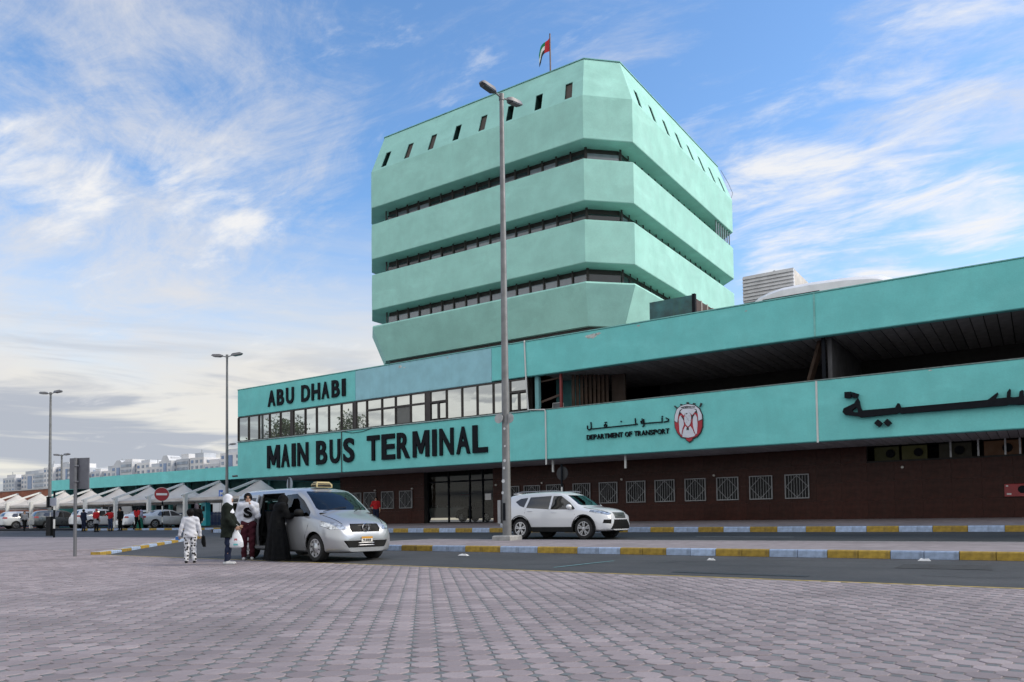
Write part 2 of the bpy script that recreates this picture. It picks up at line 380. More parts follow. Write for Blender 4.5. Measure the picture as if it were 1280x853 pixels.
for x0, y0, w_, h_ in ((-2.2, 15.3, 1.5, .9), (4.2, 14.2, 1.1, .8)):
    sheet('road_patch', [[(x0, y0), (x0+w_, y0+.05), (x0+w_-.06, y0+h_), (x0+.05, y0+h_-.04)]], M('patch_asphalt', (.030, .031, .034), .85, var=.25, scale=4, world=True), -.0065)
lit = M('litter_white', (.7, .7, .7), .7, world=True)
for k, (x, y) in enumerate(((-5.9, 16.2), (-1.9, 17.0), (-12.6, 16.1))):
    s = .09+.03*k; mb = MB(); z = ground_z(y)-.012
    mb.loft([[(x-s, y-s*.6, z), (x+s, y-s*.5, z), (x+s*.8, y+s*.6, z), (x-s*.9, y+s*.5, z)], [(x-s*.7, y-s*.4, z+.03), (x+s*.6, y-s*.3, z+.05), (x+s*.5, y+s*.4, z+.02), (x-s*.6, y+s*.3, z+.045)]])
    tag(mb.build('paper_scrap', lit), ['crumpled white paper scrap on the road before the yellow and blue kerb', 'small white paper scrap by the kerb at the far right', 'tiny white paper scrap on the road near the silver van'][k], 'litter')
# kerbs
KY = M('kerb_yellow', (.34, .225, .035), .75, var=.25, scale=7, orand=.18, streak=.75, streak_col=(.09, .07, .045), bump=.3)
KB = M('kerb_blue', (.33, .42, .58), .75, var=.18, scale=7, orand=.15, streak=.7, streak_col=(.11, .12, .14), bump=.3)
KG = M('kerb_grey', (.33, .33, .34), .8, var=.15, scale=5)
def kerb_mesh(L, h, wd, mat, top=None):
    mb = MB(); b = .02
    ring = lambda x: [(x, 0, -.05), (x, 0, h-.035), (x, .012, h-.012), (x, .035, h), (x, wd, h), (x, wd, -.05)]
    mb.loft([ring(.006), ring(L-.006)])
    if top: mb.mi = [1 if all(abs(mb.v[i][2]-h) < .003 for i in f) else 0 for f in mb.f]; return mb.mesh('kerb_block', [mat, top])
    return mb.mesh('kerb_block', mat)
island = MB()
YI0, YI1 = 17.35, 22.5; XI0 = -19.2
def isl(x, y): return (x, y, ground_z(YI0)+.15+.005*(y-YI0))
island.add([isl(XI0, YI0+.12), isl(45, YI0+.12), isl(45, YI1-.12), isl(XI0, YI1-.12)], [(0, 1, 2, 3)])
island = island.build('median_island', PAVE_FAR, kind='structure')
kms = {(c, k): kerb_mesh(*k, m) for c, m in (('y', KY), ('b', KB)) for k in ((.61, .165, .15), (.98, .185, .15))}
kg = kerb_mesh(1.0, .15, .15, KG)
for k in range(-12, 80):
    x = -12.32+.61*k; c = 'by'[(k//2) % 2]
    if x < XI0+.1 or x > 22: continue
    o = obj('kerb_block', kms[c, (.61, .165, .15)], island); o.location = (x, YI0, ground_z(YI0)-.012)
for k in range(40):
    x = XI0+1.0*k; o = obj('kerb_block', kg, island); o.location = (x+1, YI1, ground_z(YI0)+.032); o.rotation_euler.z = math.pi
for k in range(5):
    o = obj('kerb_block', kg, island); o.location = (XI0, YI0+.15+(k+1)*.97, ground_z(YI0)+.01+.004*k); o.rotation_euler.z = -math.pi/2
YS = 28.1
walk = MB().add([(-41.5, YS+.12, .605), (45, YS+.12, .605), (45, 33.5, .82), (-41.5, 33.5, .82)], [(0, 1, 2, 3)])
walk.add([(-41.5, 33.5, .82), (45, 33.5, .82), (45, 40, .82), (-41.5, 40, .82)], [(0, 1, 2, 3)])
walk.add([(-41.5, YS+.12, .605), (-41.5, 33.5, .82), (-41.5, 40, .82), (-41.5, 40, .3), (-41.5, YS+.12, .3)], [(0, 1, 2, 3, 4)])
walk = walk.build('sidewalk', PAVE_FAR, kind='structure')
for k in range(-36, 20):
    x = -5.83+.98*k
    if x < -41.4: continue
    o = obj('kerb_block', kms['by'[k % 2], (.98, .185, .15)], walk); o.location = (x, YS, .42)
# slanting kerb at the side street, and the kerb of the parking lot
KT = M('kerb_top_white', (.45, .45, .46), .8, var=.2, scale=4)
kl = {c: kerb_mesh(.98, .185, .30, m, KT) for c, m in (('y', KY), ('b', KB))}
a, b = Vector((-25.5, 13.25)), Vector((-34.3, 22.8)); L = (b-a).length; n = int(L/.98); ang = math.atan2(b.y-a.y, b.x-a.x)
for k in range(n):
    p = a+(b-a)*(k/n); o = obj('kerb_block', kl['yb'[k % 2]], plaza)
    o.location = (p.x, p.y, ground_z(p.y)-.09+.004*k); o.rotation_euler = (0, 0, ang)
lot = MB().add([(-160, 31.95, ground_z(32)+.09), (-41.6, 31.95, ground_z(32)+.09), (-41.6, 36, .70), (-160, 36, .70)], [(0, 1, 2, 3)])
lot.add([(-160, 36, .70), (-41.6, 36, .70), (-41.6, 70, .70), (-160, 70, .70)], [(0, 1, 2, 3)])
lot = lot.build('parking_lot', ASPH, kind='structure')
for k in range(24):
    x = -41.6-.98*(k+1); o = obj('kerb_block', kms['yb'[k % 2], (.98, .185, .15)], lot); o.location = (x, 31.8, ground_z(31.8)-.06)
# ------------------------------------------------------------------ lettering outlines (metres on the facade: x, z)
L_ABU = [('A',-38.355,-37.685),('B',-37.519,-36.903),('U',-36.686,-36.016),('D',-35.331,-34.619),('H',-34.452,-33.756),('A',-33.606,-33.01),('B',-32.777,-32.158),('I',-31.954,-31.679)]
L_MAIN = [('M',-38.418,-37.281),('A',-37.118,-36.402),('I',-36.176,-35.871),('N',-35.673,-34.764),('B',-34.064,-33.191),('U',-32.946,-32.121),('S',-31.858,-31.011),('T',-30.022,-29.104),('E',-28.931,-27.985),('R',-27.825,-26.95),('M',-26.721,-25.621),('I',-25.401,-25.133),('N',-24.925,-24.033),('A',-23.841,-22.995),('L',-22.828,-21.925)]
AR_BIG = [[(-5.831,4.729),(-5.79,4.857),(-5.426,5.006),(-5.36,5.114),(-5.361,4.869),(-5.506,4.763),(-5.455,4.69),(-5.309,4.666),(-5.308,4.529),(-5.754,4.625)],[(-5.36,5.114),(-5.305,5.193),(-5.256,5.075),(-5.22,4.845),(-5.172,4.727),(-4.101,4.73),(-4.023,4.872),(-3.963,4.866),(-3.918,4.713),(-1.33,4.73),(-1.194,4.836),(-1.05,4.951),(-1.03,4.908),(-1.109,4.749),(-0.804,4.755),(-0.79,4.924),(-0.709,5.04),(-0.68,4.99),(-0.696,4.76),(-0.611,4.741),(-0.47,4.748),(-0.447,4.914),(-0.378,4.958),(-0.328,4.927),(-0.333,4.489),(-0.448,4.489),(-0.747,4.528),(-0.812,4.503),(-3.909,4.503),(-3.982,4.548),(-4.058,4.516),(-5.231,4.477),(-5.308,4.529),(-5.309,4.666),(-5.317,4.757),(-5.361,4.869)],[(-5.747,5.45),(-5.519,5.443),(-5.536,5.216),(-5.748,5.238)],[(-5.477,5.422),(-5.275,5.332),(-5.326,5.196),(-5.504,5.242)],[(-4.798,4.233),(-4.666,4.362),(-4.518,4.221),(-4.649,4.092)],[(-4.497,4.231),(-4.363,4.359),(-4.226,4.214),(-4.36,4.086)]]
AR_SM = [[(-16.444,5.076),(-16.436,4.95),(-16.363,4.884),(-16.289,4.914),(-16.248,4.985),(-16.261,5.211)],[(-16.266,4.927),(-14.793,4.945)],[(-15.57,4.957),(-15.607,5.034),(-15.55,5.089),(-15.48,5.034),(-15.515,4.953)],[(-14.793,4.945),(-14.8,5.092)],[(-14.793,4.945),(-14.103,4.953),(-14.124,5.205)],[(-14.041,4.957),(-14.056,5.209)],[(-15.566,5.154),(-15.555,5.153)],[(-15.505,5.154),(-15.494,5.153)],[(-14.794,5.14),(-14.789,5.139)],[(-13.842,4.989),(-13.866,5.063),(-13.788,5.09),(-13.737,5.029),(-13.775,4.974),(-13.852,4.981)],[(-13.735,5.134),(-13.713,4.969),(-13.735,4.875),(-13.778,4.84)],[(-13.812,5.155),(-13.802,5.154)],[(-13.713,4.969),(-12.898,4.96),(-12.904,5.125)],[(-12.808,4.952),(-12.818,5.189)],[(-12.893,5.186),(-12.883,5.194)],[(-12.747,4.957),(-12.622,4.975),(-12.616,5.054),(-12.719,5.11)]]
EM_OUT = [(-12.365,4.944),(-12.346,5.195),(-12.247,5.452),(-12.058,5.573),(-11.768,5.621),(-11.458,5.541),(-11.255,5.385),(-11.146,5.115),(-11.126,4.891),(-11.145,4.595),(-11.227,4.379),(-11.385,4.217),(-11.567,4.155),(-11.581,4.094),(-11.721,4.004),(-11.867,4.113),(-11.892,4.19),(-12.088,4.242),(-12.243,4.429),(-12.349,4.689)]
EM_RED = [(-12.344,4.917),(-12.317,4.662),(-12.211,4.439),(-12.048,4.269),(-11.865,4.213),(-11.833,4.129),(-11.725,4.054),(-11.607,4.113),(-11.587,4.194),(-11.41,4.248),(-11.252,4.406),(-11.175,4.623),(-11.156,4.893),(-11.344,4.859),(-11.337,5.157),(-11.49,5.245),(-11.728,5.091),(-12.012,5.267),(-12.174,5.155),(-12.18,4.865)]
EM_WH = [[(-12.338,4.954),(-12.319,5.18),(-12.221,5.424),(-12.046,5.547),(-11.769,5.588),(-11.471,5.518),(-11.281,5.363),(-11.172,5.117),(-11.158,4.931),(-11.318,4.87),(-11.337,5.157),(-11.385,5.348),(-11.59,5.416),(-11.772,5.446),(-11.982,5.435),(-12.102,5.375),(-12.174,5.155),(-12.219,4.881)],[(-12.091,5.311),(-11.983,5.415),(-11.746,5.418),(-11.513,5.384),(-11.398,5.311),(-11.571,5.127),(-11.647,5.209),(-11.749,5.293),(-11.855,5.253),(-11.923,5.133)],[(-11.856,5.202),(-11.881,5.267),(-11.801,5.303),(-11.723,5.278),(-11.647,5.184),(-11.612,5.031),(-11.629,4.858),(-11.684,4.737),(-11.763,4.669),(-11.84,4.75),(-11.903,4.88),(-11.912,5.057)],[(-12.151,4.976),(-12.108,5.124),(-12.041,5.156),(-11.959,5.061),(-11.942,4.884),(-11.932,4.757),(-12.001,4.612),(-12.046,4.339),(-12.123,4.47)],[(-11.551,4.851),(-11.534,5.049),(-11.441,5.153),(-11.367,5.01),(-11.352,4.736),(-11.386,4.366),(-11.434,4.32),(-11.507,4.524),(-11.542,4.701)],[(-11.995,4.26),(-12.006,4.361),(-11.949,4.558),(-11.867,4.702),(-11.765,4.581),(-11.659,4.685),(-11.558,4.528),(-11.51,4.4),(-11.46,4.309),(-11.513,4.251),(-11.748,4.218)]]
EM_BK = [[(-12.351,5.575),(-12.297,5.583),(-12.206,5.486),(-12.247,5.459)],[(-11.266,5.449),(-11.199,5.596),(-11.148,5.566),(-11.229,5.42)],[(-11.807,5.624),(-11.798,5.674),(-11.715,5.671),(-11.711,5.615)],[(-12.079,5.575),(-12.062,5.629),(-11.991,5.617),(-12.006,5.568)],[(-11.535,5.573),(-11.508,5.621),(-11.436,5.601),(-11.444,5.552)],[(-12.055,5.132),(-12.015,5.141),(-11.926,5.008),(-11.94,4.959)],[(-11.601,4.955),(-11.584,5.104),(-11.492,5.158),(-11.48,5.107)],[(-11.83,5.2),(-11.808,5.236),(-11.764,5.207),(-11.809,5.178)],[(-11.823,4.598),(-11.764,4.656),(-11.708,4.589),(-11.728,4.516),(-11.766,4.544),(-11.806,4.509)],[(-12.047,5.496),(-11.77,5.516),(-11.46,5.454),(-11.465,5.43),(-11.771,5.491),(-12.039,5.47)]]
WIN = [-41.44,-40.42,-39.42,-38.41,-37.4,-36.45,-36.25,-35.2,-34.23,-33.21,-32.19,-31.24,-31.03,-30.2,-29.07,-28.08,-27.02,-25.99,-25.67,-24.6,-23.61,-22.66,-21.69,-20.7,-19.7]
GW = [-34.45,-33.23,-31.78,-30.33,-22.9,-21.61,-20.24,-18.69,-17.22,-15.76,-14.3,-12.83,-11.35,-9.89,-8.39]
# ------------------------------------------------------------------ terminal building
TQ = M('turquoise_paint', (.18, .63, .615), .75, var=.07, scale=.9, bump=.4, bscale=30, grain=.22, streak=.28, streak_col=(.15, .50, .475), world=True)
TQF = M('faded_blue_paint', (.30, .58, .66), .75, var=.08, scale=1.2, bump=.35, bscale=55, streak=.22, streak_col=(.16, .34, .38), world=True)
TQT = M('tower_green_paint', (.36, .69, .61), .8, var=.08, scale=.7, bump=.45, bscale=25, grain=.24, streak=.30, streak_col=(.28, .55, .485), world=True)
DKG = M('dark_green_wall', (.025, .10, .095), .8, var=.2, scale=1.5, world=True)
SOF = M('soffit_metal', (.42, .43, .45), .5, var=.12, scale=2, orand=.15)
SOFD = M('soffit_dark', (.34, .34, .35), .6, var=.2, scale=2, orand=.2)
BRW = M('brown_frame', (.028, .022, .02), .45, var=.1)
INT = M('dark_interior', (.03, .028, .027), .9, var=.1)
GRAN = M('maroon_granite', (.040, .0115, .0075), .36, var=.3, scale=5, orand=.14, streak=.22, streak_col=(.055, .03, .024), spec=.16)
WHT = M('white_paint', (.62, .63, .62), .55, var=.06)
STEEL = M('galvanised_steel', (.33, .34, .35), .42, metal=.55, var=.12, scale=6)
BLK = M('black_letter', (.007, .009, .013), .6, var=.15, scale=8, spec=.12)
WOODB = M('brown_board', (.06, .036, .023), .7, var=.3, scale=3, streak=.4)
MIRR = M('film_glass', (.54, .54, .50), .012, metal=.92, var=0)
MIRD = M('grey_pane', (.10, .105, .10), .12, var=.1)
DGL = M('dark_window_glass', (.022, .027, .033), .05, spec=.7, var=.15, scale=1, orand=.4)
ROOF = M('roof_felt', (.24, .23, .22), .9, var=.15, scale=.7)
XL, XR = -41.36, 32.0
YF, YW = 30.0, 33.4
tb = thing('terminal_building', 'long low turquoise terminal building with dark ground floor, window strip and open balcony', 'building', (-20, 33.4, .8))
T = lambda: MB()
ZU0, ZU1, ZL0, ZL1 = 7.65, 9.3, 3.72, 6.0
def panel(name, x0, x1, z0, z1, mat, y0=YF, y1=YF+.3, label=None):
    mb = T(); b = .03
    mb.loft([[(x0+.004, y1, z0), (x1-.004, y1, z0), (x1-.004, y1, z1), (x0+.004, y1, z1)], [(x0+.004, y0+b, z0), (x1-.004, y0+b, z0), (x1-.004, y0+b, z1), (x0+.004, y0+b, z1)],
             [(x0+.004+b*.3, y0, z0+b), (x1-.004-b*.3, y0, z0+b), (x1-.004-b*.3, y0, z1-b), (x0+.004+b*.3, y0, z1-b)]])
    return mb.build(name, mat, tb, label=label)
panel('upper_fascia', XL, -30.95, ZU0-.04, ZU1, TQ)
panel('upper_fascia', -30.95, -21.67, ZU0-.04, ZU1, TQF, label='faded sky blue stretch of the upper fascia')
panel('upper_fascia', -21.67, -6.76, ZU0, ZU1, TQ); panel('upper_fascia', -6.76, XR, ZU0, ZU1, TQ)
for a, b in ((XL, -32.03), (-32.03, -18.61), (-18.61, -6.74), (-6.74, XR)): panel('lower_fascia', a, b, ZL0, ZL1, TQ)
# copings
CAP = M('coping_edge', (.20, .50, .47), .7, var=.15, scale=4)
T().box(XL-.02, XR, YF-.025, YF+.36, ZU1+.001, ZU1+.04).build('coping', CAP, tb)
T().box(-19.4, XR, YF-.02, YF+.34, ZL1+.001, ZL1+.035).build('coping', M('dusty_coping', (.20, .26, .25), .85, var=.3, scale=5), tb)
T().box(XL, -19.5, YF-.06, YF+.25, ZL1+.001, ZL1+.05).build('window_sill', M('sill_concrete', (.30, .42, .42), .8, var=.2, scale=5), tb)
# seams and drain pipes
for x in (-6.75,): T().box(x-.035, x+.035, YF-.02, YF-.002, ZU0+.02, ZU1-.01).build('seam_strip', CAP, tb); T().box(x-.035, x+.035, YF-.025, YF-.002, ZL0-.03, ZL1-.01).build('seam_strip', WHT, tb)
T().tube([(-32.03, YF-.03, ZL0-.05), (-32.03, YF-.03, ZL1+.05)], .03, 8).build('drain_pipe', M('dark_pipe', (.06, .10, .10), .6), tb)
T().tube([(-19.72, YF-.05, ZU1+.05), (-19.66, YF-.05, ZU0), (-19.56, YF-.05, ZL1+.08), (-18.66, YF-.05, ZL1+.0), (-18.61, YF-.05, ZL1-.1), (-18.61, YF-.05, ZL0-.25)], .038, 8).build('drain_pipe', WHT, tb, True)
T().tube([(-32.0, YF-.03, ZL1+.0), (-31.2, YF-.03, ZL1-.14), (-30.4, YF-.03, ZL1-.13), (-29.6, YF-.03, ZL1+.02), (-24, YF-.03, ZL1+.005), (-19.6, YF-.03, ZL1+.02)], .014, 6).build('cable', BLK, tb, True)
PEEL = M('bare_plaster', (.50, .52, .50), .9, var=.3, scale=9)
rp = random.Random(5)
for x, z, r in ((-16.2, 9.05, .22), (-15.85, 9.12, .12), (-13.9, 9.18, .08), (-27.6, 9.1, .14), (-27.3, 9.02, .07), (-24.4, 9.16, .06), (-9.3, 9.05, .05), (-3.0, 6.0-.06, .05), (1.2, 5.9, .06)):
    n = 11; T().prism_y([(x+r*rp.uniform(.4, 1.1)*1.5*math.cos(6.283*k/n), z+r*rp.uniform(.4, 1.0)*.6*math.sin(6.283*k/n)) for k in range(n)], YF-.004, YF+.01).build('peeled_patch', PEEL, tb)
# end wall, back, roof
T().box(XL, XL+.3, YF+.3, 62, ZL0, ZU1).build('end_wall', TQ, tb)
T().box(XL+.3, XR, 62, 62.3, .5, ZU1).build('rear_wall', TQ, tb)
T().box(XR-.3, XR, YF+.3, 62, .5, ZU1).build('end_wall', TQ, tb)
T().box(XL+.3, XR-.3, YF+.3, 62, 8.75, 8.95).build('roof', ROOF, tb)
T().box(XL+.3, XR-.3, YF+.3, 62, ZL0+.30, ZL0+.42).build('floor_slab', INT, tb)
# window strip: mullions joined as one frame, every pane a part
WZ0, WZ1 = 6.05, 7.6
fr = T(); yA, yB = YF+.04, YF+.16
fr.box(WIN[0]+.05, WIN[-1]+.05, yA, yB, WZ0-.0, WZ0+.06); fr.box(WIN[0]+.05, WIN[-1]+.05, yA, yB, WZ1-.06, WZ1)
thick = {(5, 6): 1, (11, 12): 1, (17, 18): 1}
two = set(range(13, 17)); slide = {18, 23}
for i, x in enumerate(WIN): fr.box(x+.02, x+.08, yA-.01, yB, WZ0+.06, WZ1-.06)
for (i, j) in thick: fr.box(WIN[i]+.08, WIN[j]+.02, yA, yB-.02, WZ0+.06, WZ1-.06)
for i in range(len(WIN)-1):
    if (i, i+1) in thick: continue
    a, b = WIN[i]+.08, WIN[i+1]+.02
    parts = [(a, b, WZ0+.06, WZ1-.06)]
    if i in two or i in slide:
        zm = WZ0+.62*(WZ1-WZ0); fr.box(a, b, yA, yB-.01, zm-.05, zm+.05)
        lo = [(a, b, WZ0+.06, zm-.05)]
        if i in slide: xm = (a+b)/2; fr.box(xm-.05, xm+.05, yA, yB-.01, WZ0+.06, zm-.05); lo = [(a+.05, xm-.05, WZ0+.12, zm-.1), (xm+.05, b-.05, WZ0+.12, zm-.1)]
        parts = [(a, b, zm+.05, WZ1-.06)] + lo
    for k, (p, q, z0, z1) in enumerate(parts):
        dark = (i == 15 and k == 1); tl = random.uniform(-.0035, .0035)
        mb = T(); y = YF+.10
        mb.add([(p, y, z0), (q, y+tl, z0), (q, y+tl+random.uniform(-.002, .002), z1), (p, y+random.uniform(-.002, .002), z1)], [(0, 1, 2, 3)])
        mb.add([(p, y+.012, z0), (q, y+.012+tl, z0), (q, y+.012+tl, z1), (p, y+.012, z1)], [(3, 2, 1, 0)])
        mb.build('window_pane', MIRD if dark else MIRR, tb, label='dark grey window pane' if dark else None)
fr.build('window_frame', BRW, tb)
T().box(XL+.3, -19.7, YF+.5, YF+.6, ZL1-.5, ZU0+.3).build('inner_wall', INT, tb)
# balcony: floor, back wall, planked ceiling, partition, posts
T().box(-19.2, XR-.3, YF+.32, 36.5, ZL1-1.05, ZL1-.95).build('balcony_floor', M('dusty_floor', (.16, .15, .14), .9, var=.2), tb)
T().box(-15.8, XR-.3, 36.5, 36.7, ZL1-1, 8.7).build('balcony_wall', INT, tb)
pm = T().bbox(0, .365, 0, 6.15, 0, .05, .004).mesh('ceiling_plank', SOFD)
for k in range(78):
    x = -19.0+.4*k
    if x > 11.5: break
    o = obj('ceiling_plank', pm, tb); o.location = (x+20, YF+.32-33.4, ZU0+.06+random.uniform(0, .01)-.8)
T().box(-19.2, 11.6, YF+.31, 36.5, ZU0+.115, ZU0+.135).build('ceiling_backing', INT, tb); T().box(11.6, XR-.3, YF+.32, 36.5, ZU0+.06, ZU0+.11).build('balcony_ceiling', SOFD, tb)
T().box(-6.45, -6.3, YF+.6, 36.5, ZL1-1, ZU0+.05).build('partition', M('grey_partition', (.075, .075, .08), .8, var=.25, scale=2), tb)
T().beam((-7.55, 31.6, 5.6), (-6.75, 31.1, 7.78), .22, .16).build('leaning_post', WOODB, tb)
T().box(-6.62, -6.5, YF+.4, YF+.52, ZL1-1, ZU0+.05).build('post', BLK, tb)
# left bay of the balcony: light teal room end, red post, board partition
T().box(-19.36, -19.16, YF+.25, YF+.45, ZL1-.1, ZU0).build('teal_post', M('pale_teal', (.17, .40, .42), .7), tb)
T().box(-19.5, -18.0, YF+2.4, YF+2.5, ZL1-1, 8.7).build('bay_wall', M('teal_wall', (.10, .30, .31), .8, var=.15), tb)
T().beam((-19.2, YF+.5, 6.45), (-18.05, YF+.5, 6.72), .08, .10).build('timber_beam', WOODB, tb)
T().beam((-19.2, YF+.5, 7.42), (-18.05, YF+.5, 7.5), .06, .07).build('timber_beam', WOODB, tb)
T().box(-18.05, -17.95, YF+.3, YF+.42, ZL1-.1, ZU0).build('red_post', M('red_oxide', (.20, .03, .03), .6), tb)
for k in range(9):
    x = -17.93+.16*k; T().box(x, x+.152, YF+1.2+.12*k, YF+1.24+.12*k, ZL1-1, ZU0+.05).build('board', WOODB, tb)
T().box(-16.45, -15.75, YF+2.4, YF+2.5, ZL1-1, ZU0+.05).build('partition', M('brown_wall', (.05, .034, .026), .8, var=.2), tb)
ac = T().bbox(-18.75, -18.3, YF+.8, YF+1.1, 5.0, 6.42, .02).build('air_conditioner', WHT, tb)
T().box(-18.71, -18.34, YF+.78, YF+.8, 6.06, 6.38).build('vent', M('vent_grey', (.12, .13, .14), .6), ac)
# ground-floor soffit planks
pm = T().bbox(0, .275, 0, 3.36, 0, .04, .004); pm = pm.mesh('soffit_plank', SOF)
xs = XL+.02
while xs < 11:
    o = obj('soffit_plank', pm, tb); o.location = (xs+20, YF+.31-33.4, ZL0+.005+random.uniform(0, .006)-.8); o.rotation_euler = (0, 0, 0); xs += .3
T().box(11.1, XR-.3, YF+.31, 36.4, ZL0+.02, ZL0+.06).build('soffit', SOF, tb)
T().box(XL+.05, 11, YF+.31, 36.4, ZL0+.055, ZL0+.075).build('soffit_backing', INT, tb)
# maroon granite ground-floor wall, laid tile by tile
X0W = -35.62; XD0, XD1 = -28.98, -24.15; XC = -5.68
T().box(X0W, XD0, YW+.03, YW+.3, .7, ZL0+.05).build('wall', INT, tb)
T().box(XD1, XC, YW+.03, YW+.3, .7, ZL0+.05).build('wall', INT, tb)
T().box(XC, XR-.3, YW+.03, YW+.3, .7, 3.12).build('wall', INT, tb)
tw = .98; rows = [(.78, 1.55), (1.55, 2.3), (2.3, 3.05), (3.05, 3.72)]
tm = {}
def tile(x0, x1, z0, z1):
    key = (round(x1-x0, 2), round(z1-z0, 2))
    if key not in tm: tm[key] = T().loft([[(0, .03, 0), (x1-x0, .03, 0), (x1-x0, .03, z1-z0), (0, .03, z1-z0)], [(.0015, 0, .0015), (x1-x0-.0015, 0, .0015), (x1-x0-.0015, 0, z1-z0-.0015), (.0015, 0, z1-z0-.0015)]], cap0=False).mesh('wall_tile', GRAN)
    o = obj('wall_tile', tm[key], tb); o.location = (x0+20, YW-33.4-random.uniform(0, .004), z0-.8)
def tiles(x0, x1, rws):
    n = max(1, round((x1-x0)/tw)); s = (x1-x0)/n
    for k in range(n):
        for (z0, z1) in rws: tile(x0+k*s, x0+(k+1)*s, z0, z1)
tiles(X0W, XD0-.02, rows); tiles(XD1+.02, XC, rows); tiles(XC, 9.0, rows[:3]); 
T().box(9.0, XR-.3, YW, YW+.03, .7, 3.05).build('wall_cladding', GRAN, tb)
T().box(X0W-.2, X0W, YW, 40, .7, ZL0).build('return_wall', GRAN, tb)
# grille windows
GRL = M('grille_steel', (.30, .31, .32), .6, var=.1)
GBK = M('window_dark', (.006, .007, .008), .35, var=.2, spec=.15)
cv = M('curtain', (.05, .055, .06), .9)
def grille(x):
    h = .49; z0, z1 = 1.72, 2.70
    wn = T().box(x-h+.02, x+h-.02, YW-.035, YW-.006, z0+.02, z1-.02).build('window', GBK, tb)
    f = T()
    for a, b, c, d in ((x-h, x+h, z0-.02, z0+.02), (x-h, x+h, z1-.02, z1+.02), (x-h, x-h+.04, z0+.02, z1-.02), (x+h-.04, x+h, z0+.02, z1-.02)): f.box(a, b, YW-.09, YW-.002, c, d)
    f.build('frame', GRL, wn)
    g = T(); zc = (z0+z1)/2
    pts = [(x, z0+.03), (x+h-.05, zc), (x, z1-.03), (x-h+.05, zc)]
    for i in range(4):
        a, b = pts[i], pts[(i+1) % 4]; g.beam((a[0], YW-.075, a[1]), (b[0], YW-.075, b[1]), .02, .022, (0, 1, 0))
    for k in range(1, 8):
        xx = x-h+.04+k*(2*h-.08)/8; g.beam((xx, YW-.055, z0+.02), (xx, YW-.055, z1-.02), .018, .014)
    g.build('grille', GRL, wn)
for x in GW: grille(x)
# small wall lamps above the windows
for x in (-33.35+.55, -29.85, -23.9, -21.0, -16.5, -11.95, -4.4):
    T().lathe([(.05, 0), (.06, -.05), (.045, -.1), (.0, -.11)], (x, YW-.0, 2.82), 'y', 10).build('wall_lamp', M('lamp_white', (.6, .6, .55), .4), tb, True)
# entrance: dark frame, glass leaves with transoms
YE = YW+.35
en = T()
EX = [-28.95, -27.45, -25.95, -25.05, -24.18]
for x in EX: en.box(x-.04, x+.04, YE-.05, YE+.05, .8, ZL0)
en.box(EX[0], EX[-1], YE-.05, YE+.05, 3.1, 3.18); en.box(EX[0], EX[-1], YE-.045, YE+.045, .8, .88)
en = en.build('entrance_frame', BLK, tb)
eg = glass('entrance_glass', (.62, .62, .58), .85, k=.45, k0=0)
for a, b in zip(EX, EX[1:]):
    T().add([(a+.04, YE, .88), (b-.04, YE, .88), (b-.04, YE, 3.1), (a+.04, YE, 3.1)], [(0, 1, 2, 3)]).build('door_leaf', eg, tb)
    T().add([(a+.04, YE, 3.18), (b-.04, YE, 3.18), (b-.04, YE, ZL0-.01), (a+.04, YE, ZL0-.01)], [(0, 1, 2, 3)]).build('transom_pane', eg, tb)
T().box(-24.9, -24.5, YE-.02, YE-.01, 2.05, 2.4).build('notice', M('paper_white', (.7, .7, .7), .8), tb)
T().box(XD0, XD0+.02, YW+.3, YE-.05, .8, ZL0).build('reveal', GRAN, tb); T().box(XD1-.02, XD1, YW+.3, YE-.05, .8, ZL0).build('reveal', GRAN, tb)
T().box(XL+.3, -10, 61.7, 61.9, .8, ZL0+.3).build('lobby_wall', M('lobby_brown', (.045, .04, .018), .8, var=.5, scale=.5), tb)
T().box(XL+.3, XL+.4, 40.05, 61.6, 2.2, ZL0+.3).build('lobby_wall', INT, tb); T().box(-22.5, -22.4, YE, 61, .8, ZL0).build('lobby_wall', INT, tb); T().box(XL+.35, -22.5, 40.02, 61.6, .72, .815).build('lobby_floor', M('lobby_floor', (.16, .155, .145), .5, var=.2), tb)  # upper end wall added to block a bright strip, left open below for light
# clerestory gap above the right-hand wall: posts, panels with a faint interior glow put into them and round vents behind
for x in (-2.75, -1.85, -1.0, -.55, 1.2, 3.4): T().box(x-.03, x+.03, YW+.05, YW+.11, 3.10, ZL0+.01).build('clerestory_post', STEEL, tb)
for k, (x0, x1, c) in enumerate(((-5.5, -4.6, (.035, .036, .01)), (-4.5, -3.6, (.05, .05, .012)), (-3.2, -2.1, (.02, .018, .01)), (-1.7, -.5, (.085, .04, .018)), (-.3, 1.2, (.03, .02, .012)))):
    p = T().box(x0, x1, 34.1, 34.15, 2.9, 3.7).build('inner_glow_panel', M('inner_glow_panel_%d' % k, c, .6, emit=.04), tb)
    T().lathe([(.0, -.1), (.16, -.1), (.17, 0), (.14, .05)], ((x0+x1)/2+.15, 34.05, 3.42), 'y', 14).build('round_vent', BLK, p, True)
T().box(XC-1, XR-.4, 35.5, 35.6, .8, ZL0).build('inner_wall', INT, tb)
for x in (-18.61, -14.9): T().box(x-.04, x+.04, YF+.5, YF+.58, 3.15, ZL0).build('hanger', WHT, tb)
